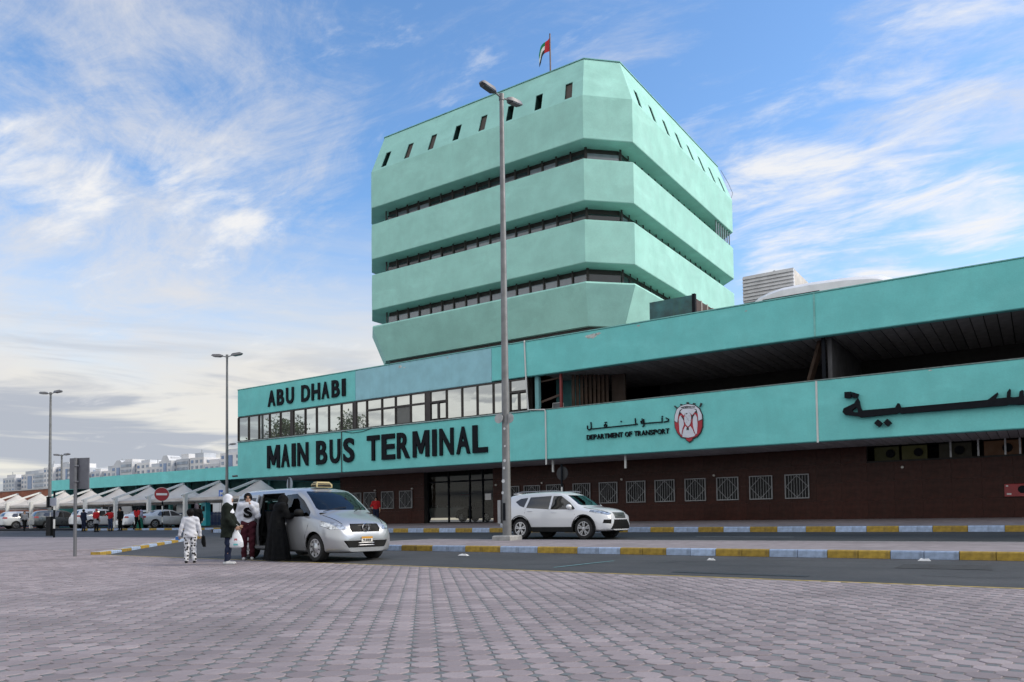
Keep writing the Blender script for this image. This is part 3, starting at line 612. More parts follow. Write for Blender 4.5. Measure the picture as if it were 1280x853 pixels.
# fire hose cabinet
fc = T().bbox(-1.07, .1, YW-.12, YW, 1.58, 2.04, .02).build('hose_cabinet', M('fire_red', (.30, .025, .03), .45, var=.15), tb, label='red fire hose cabinet on the dark wall')
T().lathe([(.0, -.02), (.13, -.02), (.14, 0), (.12, .03)], (-.52, YW-.13, 1.83), 'y', 16).build('hose_reel', BLK, fc, True)
T().box(-1.0, -.86, YW-.125, YW-.121, 1.64, 1.70).build('sticker', WHT, fc); T().box(-1.02, -.95, YW-.125, YW-.121, 1.94, 1.99).build('sticker', WHT, fc)
# security camera at the corner
sc = T().tube([(XL-.05, YF+.3, 3.95), (XL-.4, YF-.1, 3.9)], .06, 8).build('security_camera', M('camera_grey', (.1, .1, .1), .5), tb, True)
T().tube([(XL+.01, YF+.4, 4.1), (XL-.15, YF+.2, 3.97)], .025, 6).build('bracket', STEEL, sc)
# rounded turquoise awning at the passage
aw = T(); rr = []
for k in range(9):
    a = math.pi*.5*k/8; rr.append([(-37.6+2.4*math.sin(a), 36.2, 3.05+.75*math.cos(a)), (-37.6+2.4*math.sin(a), 38.6, 3.05+.75*math.cos(a)), (-37.6+2.3*math.sin(a), 38.6, 2.95+.75*math.cos(a)), (-37.6+2.3*math.sin(a), 36.2, 2.95+.75*math.cos(a))])
aw.loft(rr); aw.build('awning', M('awning_mint', (.22, .60, .55), .5), tb, True)

# ------------------------------------------------------------------ letters on the facade
def glyph_mesh(ch, depth, off):
    cu = bpy.data.curves.new('glyph', 'FONT'); cu.body = ch; cu.size = 1; cu.offset = off; cu.extrude = depth/2; cu.resolution_u = 4
    o = bpy.data.objects.new('glyph', cu); COL.objects.link(o)
    dg = bpy.context.evaluated_depsgraph_get(); dg.update()
    me = bpy.data.meshes.new_from_object(o.evaluated_get(dg)); bpy.data.objects.remove(o); bpy.data.curves.remove(cu)
    return me
GC = {}
def letter(ch, x0, x1, z0, z1, y, mat, parent, off=.03, depth=.16, name='letter', flip=False):
    if ch == 'M':   # drawn by hand: heavy condensed M
        poly = [(0, 0), (0, 1), (.25, 1), (.5, .44), (.75, 1), (1, 1), (1, 0), (.785, 0), (.785, .60), (.575, .13), (.425, .13), (.215, .60), (.215, 0)]
        return T().prism_y([(x0+u*(x1-x0), z0+v*(z1-z0)) for u, v in poly], y-depth, y).build(name, mat, parent)
    k = (ch, off)
    if k not in GC: GC[k] = glyph_mesh(ch, 1, off)
    me = GC[k].copy(); co = np.empty(len(me.vertices)*3); me.vertices.foreach_get('co', co); co = co.reshape(-1, 3)
    mn, mx = co.min(0), co.max(0); u = (co-mn)/(mx-mn)
    org = ORG.get(parent.name, (0, 0, 0))
    out = np.stack([x0+u[:, 0]*(x1-x0)-org[0], y-u[:, 2]*depth-org[1], z0+u[:, 1]*(z1-z0)-org[2]], 1)
    me.vertices.foreach_set('co', out.ravel()); me.materials.clear(); me.materials.append(mat); me.update()
    return obj(name, me, parent)
for c, a, b in L_ABU: letter(c, a, b, 7.97, 8.94, YF-.01, BLK, tb, .028, .07)
for c, a, b in L_MAIN: letter(c, a, b, 4.24, 5.60, YF-.01, BLK, tb, .026, .08)
# DEPARTMENT OF TRANSPORT
adv = {}
txt = 'DEPARTMENT OF TRANSPORT'; wid = {'I': .28, 'M': .84, ' ': .28, 'N': .73, 'O': .76, 'E': .58, 'F': .56, 'T': .62, 'D': .7, 'A': .72, 'P': .62, 'R': .64, 'S': .62}
tot = sum(wid[c]+.07 for c in txt); sx0, sx1 = -16.48, -12.58; x = sx0; k = (sx1-sx0)/tot
for c in txt:
    if c != ' ': letter(c, x, x+wid[c]*k, 4.46, 4.675, YF-.015, BLK, tb, .016, .06)
    x += (wid[c]+.07)*k
for pts in AR_SM:
    mb = T()
    if len(pts) == 2 and abs(pts[0][0]-pts[1][0]) < .03: mb.box(pts[0][0]-.02, pts[0][0]+.025, YF-.07, YF-.01, pts[0][1]-.02, pts[0][1]+.025)
    else:
        for a, b in zip(pts, pts[1:]):
            d = Vector((b[0]-a[0], b[1]-a[1])).normalized()*.018
            mb.beam((a[0]-d.x, YF-.04, a[1]-d.y), (b[0]+d.x, YF-.04, b[1]+d.y), .06, .042, (0, 1, 0)) if False else mb.beam((a[0]-d.x, YF-.04-.001*len(mb.v)/8, a[1]-d.y), (b[0]+d.x, YF-.04-.001*len(mb.v)/8, b[1]+d.y), .042, .05, (0, 1, 0))
    mb.build('script_stroke', BLK, tb)
for p in AR_BIG: T().prism_y(p, YF-.2, YF-.02).build('script_letter', BLK, tb)
# continuation of the large word past the frame
T().prism_y([(-.32, 4.49), (1.6, 4.5), (1.65, 5.0), (1.5, 5.05), (1.35, 4.75), (-.33, 4.75)], YF-.2, YF-.02).build('script_letter', BLK, tb)
# crest
EB = M('crest_black', (.015, .015, .018), .5); ER = M('crest_red', (.38, .02, .035), .5); EW = M('crest_white', (.62, .66, .74), .5)
cr = T().prism_y(EM_OUT, YF-.06, YF-.01).build('crest', EB, tb, label='red and white shield crest with a falcon')
T().prism_y(EM_RED, YF-.075, YF-.061).build('field', ER, cr)
for i, p in enumerate(EM_WH): T().prism_y(p, YF-.085-.004*(i > 1)-.003*i, YF-.0765).build(['border', 'chest', 'falcon', 'wing', 'wing', 'tail'][i], EW, cr)
for p in EM_BK: T().prism_y(p, YF-.11, YF-.03).build('outline_mark', EB, cr)
for k in range(9):
    a = -11.97+.06*k; T().box(a, a+.035, YF-.1, YF-.086, 5.455+.012*math.sin(k*2.1), 5.475+.01*math.sin(k)).build('outline_mark', EB, cr)
for k in range(10):
    x = -11.86+.05*(k % 5)+.02*(k//5); z = 5.12-.06*(k % 3)-.13*(k//4); T().beam((x, YF-.107, z), (x+.03, YF-.107, z-.025), .008, .008, (0, 1, 0)).build('feather_line', EB, cr)

# ------------------------------------------------------------------ tower
tw_ = thing('office_tower', 'pale green octagonal office tower with banded storeys rising behind the terminal', 'tower', (-30.7, 51, 8.95))
def octa(i, z, x0=-39.5, x1=-21.9, y0=40.0, y1=62.8, c=2.2):
    """octagon; inset i keeps the chamfers parallel"""
    t = i*math.tan(R(22.5)); xa, xb, ya, yb = x0-c+i, x1+c-i, y0+i, y1-i; d = c-i+t   # chamfer leg
    d = c - i*(2-math.sqrt(2)) if i < c else .3
    return [(xa+d, ya, z), (xb-d, ya, z), (xb, ya+d, z), (xb, yb-d, z), (xb-d, yb, z), (xa+d, yb, z), (xa, yb-d, z), (xa, ya+d, z)]
def band(rings, name='storey_band'):
    mb = T(); mb.loft([octa(i, z) for i, z in rings], True, True); return mb.build(name, TQT, tw_)
band([(.95, 12.66), (.02, 15.0), (.05, 15.1), (.3, 15.1)])
band([(0.03, 16.24), (0, 16.28), (0, 18.8), (.05, 18.84)]); band([(0.03, 19.98), (0, 20.02), (0, 22.5), (.05, 22.54)])
# top band: vertical part, then sloping panels with slots cut through
T().loft([octa(.03, 23.75), octa(0, 23.79), octa(0, 26.4)], True, False).build('storey_band', TQT, tw_)
SL = M('slot_reveal_shade', (.018, .05, .045), .8, var=.2, spec=.1)  # recess shade put into the reveal colour, so the slots stay dark in sun
lo, hi = octa(0, 26.4), octa(1.0, 29.25)
def lerp(a, b, t): return tuple(a[i]+(b[i]-a[i])*t for i in range(3))
def quadp(u, v, i):
    j = (i+1) % 8; return lerp(lerp(lo[i], lo[j], u), lerp(hi[i], hi[j], u), v)
top = T()
for i in range(8):
    if i in (0, 2):
        Lf = (Vector(lo[i])-Vector(lo[(i+1) % 8])).length; n = 8; hw = .26/Lf; v0, v1 = .05, .47
        us = [0]; cs = [((-38.35+2.205*k)+39.5)/17.6 for k in range(8)] if i == 0 else [(1.3+2.22*k)/Lf for k in range(8)]
        for c in cs: us += [c-hw, c+hw]
        us.append(1); vs = [0, v0, v1, 1]
        j = (i+1) % 8; e = Vector(lo[j])-Vector(lo[i]); f = Vector(hi[i])-Vector(lo[i]); nrm = e.cross(f).normalized()
        for a in range(len(us)-1):
            for b in range(3):
                hole = b == 1 and a % 2 == 1
                P = [Vector(quadp(us[a], vs[b], i)), Vector(quadp(us[a+1], vs[b], i)), Vector(quadp(us[a+1], vs[b+1], i)), Vector(quadp(us[a], vs[b+1], i))]
                if not hole: top.add(P, [(0, 1, 2, 3)])
                else:
                    Q = [p-nrm*.55 for p in P]
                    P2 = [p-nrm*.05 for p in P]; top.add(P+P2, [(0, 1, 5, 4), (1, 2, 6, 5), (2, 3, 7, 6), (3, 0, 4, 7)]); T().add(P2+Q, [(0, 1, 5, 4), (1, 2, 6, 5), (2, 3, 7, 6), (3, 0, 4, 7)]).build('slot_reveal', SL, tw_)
                    half = T()
                    if (a//2) % 3 == 1 or (a//2) == 2: Q2 = [p-nrm*.12 for p in P]
                    else: Q2 = Q
                    half.add(Q2, [(0, 1, 2, 3)]); half.build('slot_window', M('slot_pane_brown', (.10, .085, .075), .6, spec=.2) if Q2 is not Q else M('slot_pane_dark', (.012, .03, .028), .6, spec=.2), tw_)
    else: top.add([lo[i], lo[(i+1) % 8], hi[(i+1) % 8], hi[i]], [(0, 1, 2, 3)])
top.add(hi, [tuple(range(8))]); top.build('crown', TQT, tw_)
T().loft([octa(.95, 29.251), octa(.95, 29.31), octa(1.3, 29.31), octa(1.3, 29.253)], False, False).build('roof_coping', CAP, tw_)
# window core: dark walls, piers and panes on each storey
core = T()
core.loft([octa(1.25, 8.97), octa(1.25, 26.3)], True, True); core.build('core', BRW, tw_)
for s, (z0, z1) in enumerate(((15.1, 16.24), (18.84, 19.98), (22.54, 23.75))):
    ring = octa(1.1, 0)
    for i in (0, 1, 2, 3):
        A, B = Vector(ring[i]), Vector(ring[(i+1) % 8]); Lf = (B-A).length; n = max(1, round(Lf/1.02)); e = (B-A)/Lf; nn = Vector((e.y, -e.x, 0))
        if i in (1, 3): n = 1
        for k in range(n+1):
            p = A+e*(Lf*k/n); q = p+nn*.06
            T().beam((q.x, q.y, z0), (q.x, q.y, z1), .10, .05, (nn.x, nn.y, 0)).build('window_pier', BRW, tw_)
        for k in range(n):
            a = A+e*(Lf*k/n+.09); b = A+e*(Lf*(k+1)/n-.09); zt = z1-.34; tl = random.uniform(-.004, .004)
            mb = T().add([(a.x, a.y, z0+.1), (b.x+nn.x*tl, b.y+nn.y*tl, z0+.1), (b.x+nn.x*tl, b.y+nn.y*tl, zt), (a.x, a.y, zt)], [(0, 1, 2, 3)])
            mb.build('window_pane', [DGL, M('blind_sheen_glass', (.16, .17, .20), .06, spec=1., var=.1, orand=.35)][1 if (s == 0 and i == 0) or (s == 1 and i == 0 and k in range(7, 13)) or random.random() < .25 else 0], tw_)  # pale panes: sky sheen put into the lower strip's colour, blinds elsewhere
# rails at the far corner of the top storey, cable loops
for k in range(7):
    p = lerp(octa(.2, 0)[2], octa(.2, 0)[3], .82+.028*k); T().box(p[0]-.04, p[0]+.04, p[1]-.04, p[1]+.04, 22.54, 23.8).build('louvre_bar', STEEL, tw_)
for x, y, s in ((-20.5, 50.5, .6), (-20.5, 54.6, .6), (-20.2, 60.4, 1.6)):
    T().tube([(x-.3, y, 29.0), (x+.12, y+.35*s, 28.0), (x+.38, y+.5*s, 27.2), (x+.35, y+.1, 26.3)], .014, 6).build('cable_loop', BLK, tw_, True)
# service plinth between roof and tower
T().box(-38.2, -23.2, 41.6, 61, 8.96, 12.3).build('plinth', M('stained_concrete', (.16, .13, .10), .9, var=.35, scale=.8, world=True), tw_)
for k in range(10):
    x = -37.5+1.55*k; T().box(x, x+1.2, 41.25, 41.58, 10.4, 11.9-.15*(k % 3)).build('roof_duct', M('duct_brown', (.20, .15, .11), .8, var=.3), tw_)

# flag on the tower
fl = thing('flag_pole', 'small red green white and black flag on a pole atop the tower', 'flag', (-27.75, 46, 29.25))
T().tube([(-27.75, 46, 29.25), (-27.75, 46, 35.5)], [.07, .05], 8).build('pole', M('pole_maroon', (.10, .05, .05), .5), fl, True)
FC = [M('flag_red', (.55, .02, .03), .8), M('flag_green', (.0, .22, .07), .8), M('flag_white', (.75, .75, .75), .8), M('flag_black', (.02, .02, .02), .8)]
fm = T(); nx, nz = 12, 6; P = []
for i in range(nx+1):
    for j in range(nz+1):
        u, v = i/nx, j/nz; P.append((-27.75-1.0*u, 46+.12*math.sin(u*7+v*1.2), 35.3-.95*v*(1-.1*u)-.75*u*u-.25*u))
for i in range(nx):
    for j in range(nz):
        q = [i*(nz+1)+j, (i+1)*(nz+1)+j, (i+1)*(nz+1)+j+1, i*(nz+1)+j+1]
        mi = 0 if i < 5 else (1 if j < 2 else 2 if j < 4 else 3); fm.add([P[t] for t in q], [(0, 1, 2, 3)], mi)
fm.build('banner', FC, fl, True)

# ------------------------------------------------------------------ things on the terminal roof
gs = thing('roof_screen', 'dark teal sheet metal enclosure on the roof before the tower corner', 'enclosure', (-13.4, 33, 8.95))
T().box(-14.5, -12.38, 32.5, 32.56, 8.96, 10.83).build('front_sheet', M('teal_sheet', (.014, .095, .10), .35, var=.5, scale=1.2, streak=.5, streak_col=(.03, .11, .05)), gs)
T().box(-12.44, -12.30, 32.42, 32.6, 8.96, 10.86).build('corner_post', BLK, gs)
for k in range(4):
    y = 32.7+.75*k; T().box(-12.42, -12.36, y, y+.62, 8.96, 10.7).build('louvre_panel', M('louvre_brown', (.06, .035, .03), .6), gs); T().box(-12.42, -12.34, y+.64, y+.72, 8.96, 10.75).build('frame_post', M('frame_white', (.5, .48, .45), .6), gs)
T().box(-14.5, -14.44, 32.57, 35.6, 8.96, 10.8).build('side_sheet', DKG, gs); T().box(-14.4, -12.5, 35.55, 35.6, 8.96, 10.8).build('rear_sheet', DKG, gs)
au = thing('roof_air_unit', 'large corrugated grey metal plant box standing on the roof', 'air unit', (-10, 38, 8.95))
cor = T(); nR = 15; zb, zt = 11.05, 12.3
for k in range(nR):
    z = zb+(zt-zb)*k/nR; h = (zt-zb)/nR; cor.box(-11.28, -8.95, 36.0-.07*(k % 2), 36.1, z+.0004, z+h-.0004)
cor.build('corrugated_front', M('corrugated_grey', (.55, .55, .55), .5, metal=.2, var=.1), au)
T().box(-11.25, -8.97, 36.1, 39.6, zb, zt-.01).build('casing', M('galv_side', (.50, .47, .42), .6, var=.25, scale=1, streak=.4), au)
for x in (-11, -9.2):
    for y in (36.4, 39.2): T().box(x-.08, x+.08, y-.08, y+.08, 8.96, zb).build('leg', STEEL, au)
T().lathe([(.06, 0), (.06, .12), (.1, .14), (.0, .2)], (-9.95, 36.5, zt-.01), 'z', 8).build('cap', BLK, au)
dm = thing('roof_shell', 'low white vaulted roof shell behind the terminal parapet', 'roof', (-7, 36, 8.95))
sh = T(); rr = []
for k, (x, h) in enumerate(((-9.95, 10.30), (-9.75, 10.45), (-9.3, 10.6), (-8.75, 10.7), (-7.6, 10.72), (-6.2, 10.66), (-5.1, 10.52), (-4.75, 10.38), (-4.1, 10.0))):
    rr.append([(x, 33.0, 8.96), (x, 33.0, h-.22), (x+.02, 33.25, h-.05), (x+.05, 33.8, h+.1), (x+.05, 36, h+.25), (x+.05, 38.5, h+.1), (x, 39.2, h-.4), (x, 39.2, 8.96)])
sh.loft(rr); sh.build('shell', M('shell_white', (.78, .78, .80), .5, var=.08, scale=1.5), dm, 50)
T().box(-9.5, -7.2, 32.94, 32.99, 10.12, 10.2).build('gap_strip', BLK, dm)
# ------------------------------------------------------------------ vehicles
def boolean(a, b, op):
    oa = bpy.data.objects.new('ta', a); ob = bpy.data.objects.new('tb', b); COL.objects.link(oa); COL.objects.link(ob)
    md = oa.modifiers.new('b', 'BOOLEAN'); md.object = ob; md.operation = op; md.solver = 'EXACT'
    dg = bpy.context.evaluated_depsgraph_get(); dg.update()
    me = bpy.data.meshes.new_from_object(oa.evaluated_get(dg))
    bpy.data.objects.remove(oa); bpy.data.objects.remove(ob); return me
def interp(keys, x):
    """smooth interpolation through (x, value) keys (monotone cubic)"""
    ks = sorted(keys); xs = np.array([k[0] for k in ks], float); ys = np.array([k[1] for k in ks], float)
    h = np.diff(xs); d = np.diff(ys)/h; m = np.zeros(len(xs))
    for i in range(1, len(xs)-1):
        if d[i-1]*d[i] > 0: m[i] = 2*d[i-1]*d[i]/(d[i-1]+d[i])
    m[0], m[-1] = d[0], d[-1]
    x = np.clip(x, xs[0], xs[-1]); i = np.clip(np.searchsorted(xs, x)-1, 0, len(h)-1); t = (x-xs[i])/h[i]
    return ys[i]*(2*t**3-3*t**2+1)+m[i]*h[i]*(t**3-2*t**2+t)+ys[i+1]*(-2*t**3+3*t**2)+m[i+1]*h[i]*(t**3-t**2)
def shell_mesh(P, n=56, thick=.028):
    """P: dict of key lists zb zs ws zw ww zh wh ze wt zt against x"""
    xs0, xs1 = P['zt'][0][0], P['zt'][-1][0]
    t = np.linspace(0, 1, n); t = t + .06*np.sin(2*math.pi*t)*-1   # denser at the ends
    xs = xs0+(xs1-xs0)*t
    V = {k: interp(v, xs) for k, v in P.items()}
    def half(i):
        g = {k: V[k][i] for k in V}
        pts = [(0, g['zb']), (g['ws']*.75, g['zb']), (g['ws'], g['zs']), (g['ww'], g['zw']), (g['wh'], g['zh']), ((g['wh']+g['wt'])/2+.012, (g['zh']+g['ze'])/2), (g['wt'], g['ze']), (g['wt']*.62, g['ze']+(g['zt']-g['ze'])*.72), (0, g['zt'])]
        out = []
        for k in range(len(pts)-1):
            p0, p1, p2, p3 = pts[max(k-1, 0)], pts[k], pts[k+1], pts[min(k+2, len(pts)-1)]
            if k == 0: p0 = (-pts[1][0], pts[1][1])
            if k == len(pts)-2: p3 = (-pts[-2][0], pts[-2][1])
            sub = 4; T_ = .36
            for s in range(sub):
                u = s/sub; out.append(tuple((2*u**3-3*u**2+1)*p1[c]+(u**3-2*u**2+u)*T_*(p2[c]-p0[c])+(-2*u**3+3*u**2)*p2[c]+(u**3-u**2)*T_*(p3[c]-p1[c]) for c in (0, 1)))
        out.append(pts[-1]); return out
    def rings(off):
        rs = []
        for i, x in enumerate(xs):
            h = half(i); k = 0
            cx_ = x+(off*1.0 if i == 0 else -off if i == len(xs)-1 else 0)
            zc = (h[0][1]+h[-1][1])/2; ht = (h[-1][1]-h[0][1])/2; wmax = max(p[0] for p in h)
            fy, fz = max(.05, 1-off/max(wmax, .05)), max(.05, 1-off/max(ht, .05))
            h = [(p[0]*fy, zc+(p[1]-zc)*fz) for p in h]
            rs.append([(cx_, y, z) for y, z in h] + [(cx_, -y, z) for y, z in h[-2:0:-1]])
        return rs
    mb = MB(); mb.loft(rings(0)); inner = rings(thick); inner = inner[1:-1]
    inner = [[(inner[0][0][0], p[1]*.97, p[2]) for p in inner[0]]] + inner[1:]
    mi = MB(); mi.loft(inner)
    mi.f = [f[::-1] for f in mi.f]; mb.add(mi.v, mi.f)
    me = mb.mesh('shell', [])
    bm = bmesh.new(); bm.from_mesh(me); bmesh.ops.triangulate(bm, faces=[f for f in bm.faces if len(f.verts) > 4])
    # orient: outer shell outward, inner inward
    bm.to_mesh(me); bm.free(); return me, V, xs
def islands(me):
    bm = bmesh.new(); bm.from_mesh(me); seen = set(); out = []
    for f in bm.faces:
        if f.index in seen: continue
        st = [f]; comp = []; seen.add(f.index)
        while st:
            g = st.pop(); comp.append(g)
            for e in g.edges:
                for h in e.link_faces:
                    if h.index not in seen: seen.add(h.index); st.append(h)
        vs = {}; fs = []
        for g in comp: fs.append([vs.setdefault(v.index, len(vs)) for v in g.verts])
        co = [None]*len(vs)
        for vi, k in vs.items():
            bm.verts.ensure_lookup_table(); co[k] = tuple(bm.verts[vi].co)
        out.append((co, fs))
    bm.free(); return out
def cut_side(poly, side, y0=.3, y1=1.2):
    mb = MB(); a, b = (y0, y1) if side > 0 else (-y1, -y0); mb.prism_y(poly, a, b); return mb
def cut_front(poly, x0, x1):
    """polygon in (y,z) along x"""
    if sum(poly[i][0]*poly[(i+1) % len(poly)][1]-poly[(i+1) % len(poly)][0]*poly[i][1] for i in range(len(poly))) < 0: poly = poly[::-1]
    return MB().loft([[(x0, y, z) for y, z in poly], [(x1, y, z) for y, z in poly]])
def mirror(poly): return [(-y, z) for y, z in poly][::-1]
CAR_GLASS = glass('car_glass', (.55, .68, .66), .85, k=1.0, k0=.0)
CAR_GLASS_D = glass('car_glass_dark', (.20, .24, .26), .35)
RUBBER = M('tyre_rubber', (.018, .018, .019), .85, var=.15)
RIM = M('alloy_rim', (.55, .56, .58), .28, metal=.9, var=.05)
RIMD = M('hub_dark', (.02, .02, .022), .6)  # dark hub disc behind the spokes
TRIM = M('black_trim', (.010, .0105, .011), .7, var=.1, spec=.2)
LENS = M('headlamp_lens', (.50, .53, .56), .10, metal=.5, var=.6, scale=11, coat=1.)
TAIL = M('tail_lamp_red', (.35, .012, .015), .15, coat=.8)
SEAT = M('seat_fabric', (.030, .031, .035), .85)
CHROME = M('chrome', (.75, .76, .78), .12, metal=1., var=0)
PLATE = M('plate_white', (.75, .75, .72), .5, var=.03)
AMB = M('plate_orange', (.62, .30, .03), .5)
def wheel(parent, x, y, r, wd, style, rimmat=RIM):
    """y>0: outer face towards +y"""
    s = 1 if y > 0 else -1
    hub = MB().lathe([(.0, -wd*.3*s), (r*.58, -wd*.3*s), (r*.6, wd*.1*s), (.0, wd*.1*s)][::s], (x, y, r), 'y', 20).build('wheel', RIMD, parent, 40)
    MB().lathe([(r*.66, -wd*.5*s), (r*.93, -wd*.5*s), (r, -wd*.36*s), (r, wd*.36*s), (r*.93, wd*.5*s), (r*.68, wd*.47*s), (r*.66, wd*.3*s)][::s], (x, y, r), 'y', 28).build('tyre', RUBBER, hub, 50)
    mb = MB(); yo = y+wd*.38*s
    def ringy(r0, r1, ya, yb, n=28): mb.lathe([(r0, ya-y), (r1, ya-y), (r1, yb-y), (r0, yb-y), (r0, ya-y)][::-s if False else 1], (x, y, r), 'y', n)
    ringy(r*.60, r*.68, y+wd*.2*s, y+wd*.46*s)
    if style == 'alloy':
        for k in range(5):
            for da in (-.2, .2):
                a = 2*math.pi*k/5+da+.3; b = 2*math.pi*k/5+da*.45+.3
                mb.beam((x+math.cos(b)*r*.1, yo, r+math.sin(b)*r*.1), (x+math.cos(a)*r*.63, yo, r+math.sin(a)*r*.63), .045 if r > .3 else .035, .035, (0, 1, 0))
        mb.lathe([(0, -.03*s), (r*.16, -.03*s), (r*.16, .02*s), (0, .025*s)], (x, yo, r), 'y', 16)
    else:
        mb.lathe([(0, -.02*s), (r*.34, -.02*s), (r*.36, .012*s), (r*.14, .03*s), (0, .03*s)], (x, yo, r), 'y', 24)
        for k in range(8):
            a = 2*math.pi*k/8+.2; mb.beam((x+math.cos(a)*r*.3, yo-.004*s, r+math.sin(a)*r*.3), (x+math.cos(a)*r*.64, yo-.004*s, r+math.sin(a)*r*.64), .085, .03, (0, 1, 0))
    mb.build('rim', rimmat, hub, 35)
def seat(parent, x, y, z, wd=.5, mat=SEAT, name='seat', headrest=True):
    mb = MB(); mb.bbox(x-.25, x+.25, y-wd/2, y+wd/2, z, z+.16, .04)
    st = MB(); mb.loft([[(x-.24, y-wd/2, z+.12), (x-.12, y-wd/2, z+.12), (x-.12, y+wd/2, z+.12), (x-.24, y+wd/2, z+.12)], [(x-.40, y-wd/2+.02, z+.68), (x-.29, y-wd/2+.02, z+.68), (x-.29, y+wd/2-.02, z+.68), (x-.40, y+wd/2-.02, z+.68)]])
    if headrest: mb.bbox(x-.42, x-.33, y-.12, y+.12, z+.72, z+.90, .03)
    return mb.build(name, mat, parent)
def make_car(name, label, cat, loc, rz, P, axles, R_w, track, paint, side_wins, front_parts, rear_parts, ws, rw, style='alloy', group=None, extra_cut=(), door_lines=(), handles=(), mirror_at=None, n=56, glassmat=CAR_GLASS, archr=None, lower=None):
    root = thing(name, label, cat, loc, rz, group, local=True)
    me, V, xs = shell_mesh(P, n)
    cuts = []   # (name, mat, MB, sides)
    for poly in side_wins:
        for s in (1, -1): cuts.append(('side_window', glassmat, cut_side(poly, s, .35, 1.3), None))
    cuts.append(('windscreen', CAR_GLASS if glassmat is CAR_GLASS_D else glassmat, cut_front(ws[0], *ws[1]), None))
    if rw: cuts.append(('rear_window', glassmat, cut_front(rw[0], *rw[1]), None))
    for nm, mt, poly, rng_ in front_parts+rear_parts:
        cuts.append((nm, mt, cut_front(poly, *rng_), None))
        if min(p[0] for p in poly) > .02: cuts.append((nm, mt, cut_front(mirror(poly), *rng_), None))
    arch = archr or R_w*1.19; W = float(V['ww'].max())
    def solid(mbs):
        j = MB()
        for c in mbs: j.add(c.v, c.f)
        m_ = j.mesh('cut', []); bm = bmesh.new(); bm.from_mesh(m_); bmesh.ops.recalc_face_normals(bm, faces=bm.faces); bm.to_mesh(m_); bm.free(); return m_
    arches = []
    for x in axles:
        for s in (1, -1):
            a = MB()
            ring = lambda y: [(x+arch*math.cos(t), y, R_w+.01+arch*math.sin(t)) for t in [2*math.pi*k/32 for k in range(32)]]
            y0, y1 = (W-.36, W+.3) if s > 0 else (-W-.3, -W+.36)
            a.loft([ring(y1), ring(y0)]); arches.append(a)
    side = [c for c in cuts if c[0] == 'side_window']; front = [c for c in cuts if c[0] != 'side_window']
    jm = solid([c[2] for c in side]+list(extra_cut)+arches); jf = solid([c[2] for c in front])
    body = boolean(boolean(me, jm, 'DIFFERENCE'), jf, 'DIFFERENCE')
    body.materials.clear(); body.materials.append(paint); smooth_mesh(body, 28)
    bo = obj('body', body, root)
    # the pieces that fill the cut-outs
    def shrunk(mb):     # lamps and grilles sit in their openings with a dark gap all round
        v = np.array(mb.v); c = v.mean(0); q = c+(v-c)*np.array((1, .95, .93)); m2 = MB(); m2.v = [tuple(t) for t in q]; m2.f = mb.f; m2.mi = mb.mi; return m2
    pf = solid([c[2] if 'window' in c[0] or 'windscreen' in c[0] else shrunk(c[2]) for c in front])
    pj = solid([c[2] for c in side]); found = islands(boolean(me, pj, 'INTERSECT'))+islands(boolean(me, pf, 'INTERSECT'))
    boxes = []
    for nm, mt, mb, _ in cuts:
        v = np.array(mb.v); boxes.append((v.min(0)-.01, v.max(0)+.01, nm, mt))
    cnt = {}
    for co, fs in found:
        if len(fs) < 4: continue
        c = np.array(co); ctr = (c.min(0)+c.max(0))/2; best = None
        for i, (a, b, nm, mt) in enumerate(boxes):
            if (c.min(0) >= a-.02).all() and (c.max(0) <= b+.02).all():
                v = np.prod(b-a)
                if best is None or v < best[0]: best = (v, i)
        if best: cnt.setdefault(best[1], []).append((co, fs))
    for i, lst in cnt.items():
        mb = MB()
        for co, fs in lst: mb.add([((x), y*.994, z-.0) for x, y, z in co], fs)
        mb.build(boxes[i][2], boxes[i][3], root, 30)
    for m_ in (me, jm, jf, pj, pf): bpy.data.meshes.remove(m_)
    for x in axles:
        for s in (1, -1): wheel(root, x, s*track, R_w, .23 if R_w > .33 else .2, style)
    # chassis: dark floor and wheel wells
    x0, x1 = P['zt'][0][0], P['zt'][-1][0]
    ch = MB(); ch.box(axles[1]+arch+.02, axles[0]-arch-.02, -W+.16, W-.16, .24, .34); ch.box(x0+.25, x1-.25, -W+.42, W-.42, .245, .36); ch.build('chassis', TRIM, root)
    def wat(x, z):   # half width of the body at (x,z) on its side
        g = {k: float(interp(P[k], np.array([x]))[0]) for k in P}
        ks = [(g['zs'], g['ws']), (g['zw'], g['ww']), (g['zh'], g['wh']), (g['ze'], g['wt'])]
        return float(np.interp(z, [k[0] for k in ks], [k[1] for k in ks]))
    for pts in door_lines:
        for s in (1, -1):
            mb = MB(); mb.tube([(x, s*(wat(x, z)+.004), z) for x, z in pts], .008, 5); mb.build('door_gap', TRIM, root)
    for x, z in handles:
        for s in (1, -1): y = s*(wat(x, z)+.018); MB().tube([(x-.10, y-s*.012, z), (x-.07, y, z+.004), (x+.07, y, z+.004), (x+.10, y-s*.012, z)], .016, 6).build('door_handle', paint, root, True)
    # bonnet shut lines, following the curve of the wing
    xa = ws[1][1]-.22; xb = x1-.16
    for s in (1, -1):
        pts = []
        for x in np.linspace(xa, xb, 10):
            g = {k: float(interp(P[k], np.array([x]))[0]) for k in P}; pts.append((x, s*g['wt']*.93, g['ze']+.145*(g['zt']-g['ze'])+.006))
        MB().tube(pts, .006, 5).build('bonnet_gap', TRIM, root)
    if mirror_at:
        x, z, mm = mirror_at
        for s in (1, -1):
            y = wat(x, z); mb = MB(); mb.sphere((x, s*(y+.14), z+.05), .12, 14, 8, sc=(.75, 1.05, .72)); mb.beam((x-.02, s*(y-.03), z-.04), (x, s*(y+.1), z), .07, .05); mb.build('wing_mirror', mm, root, True)
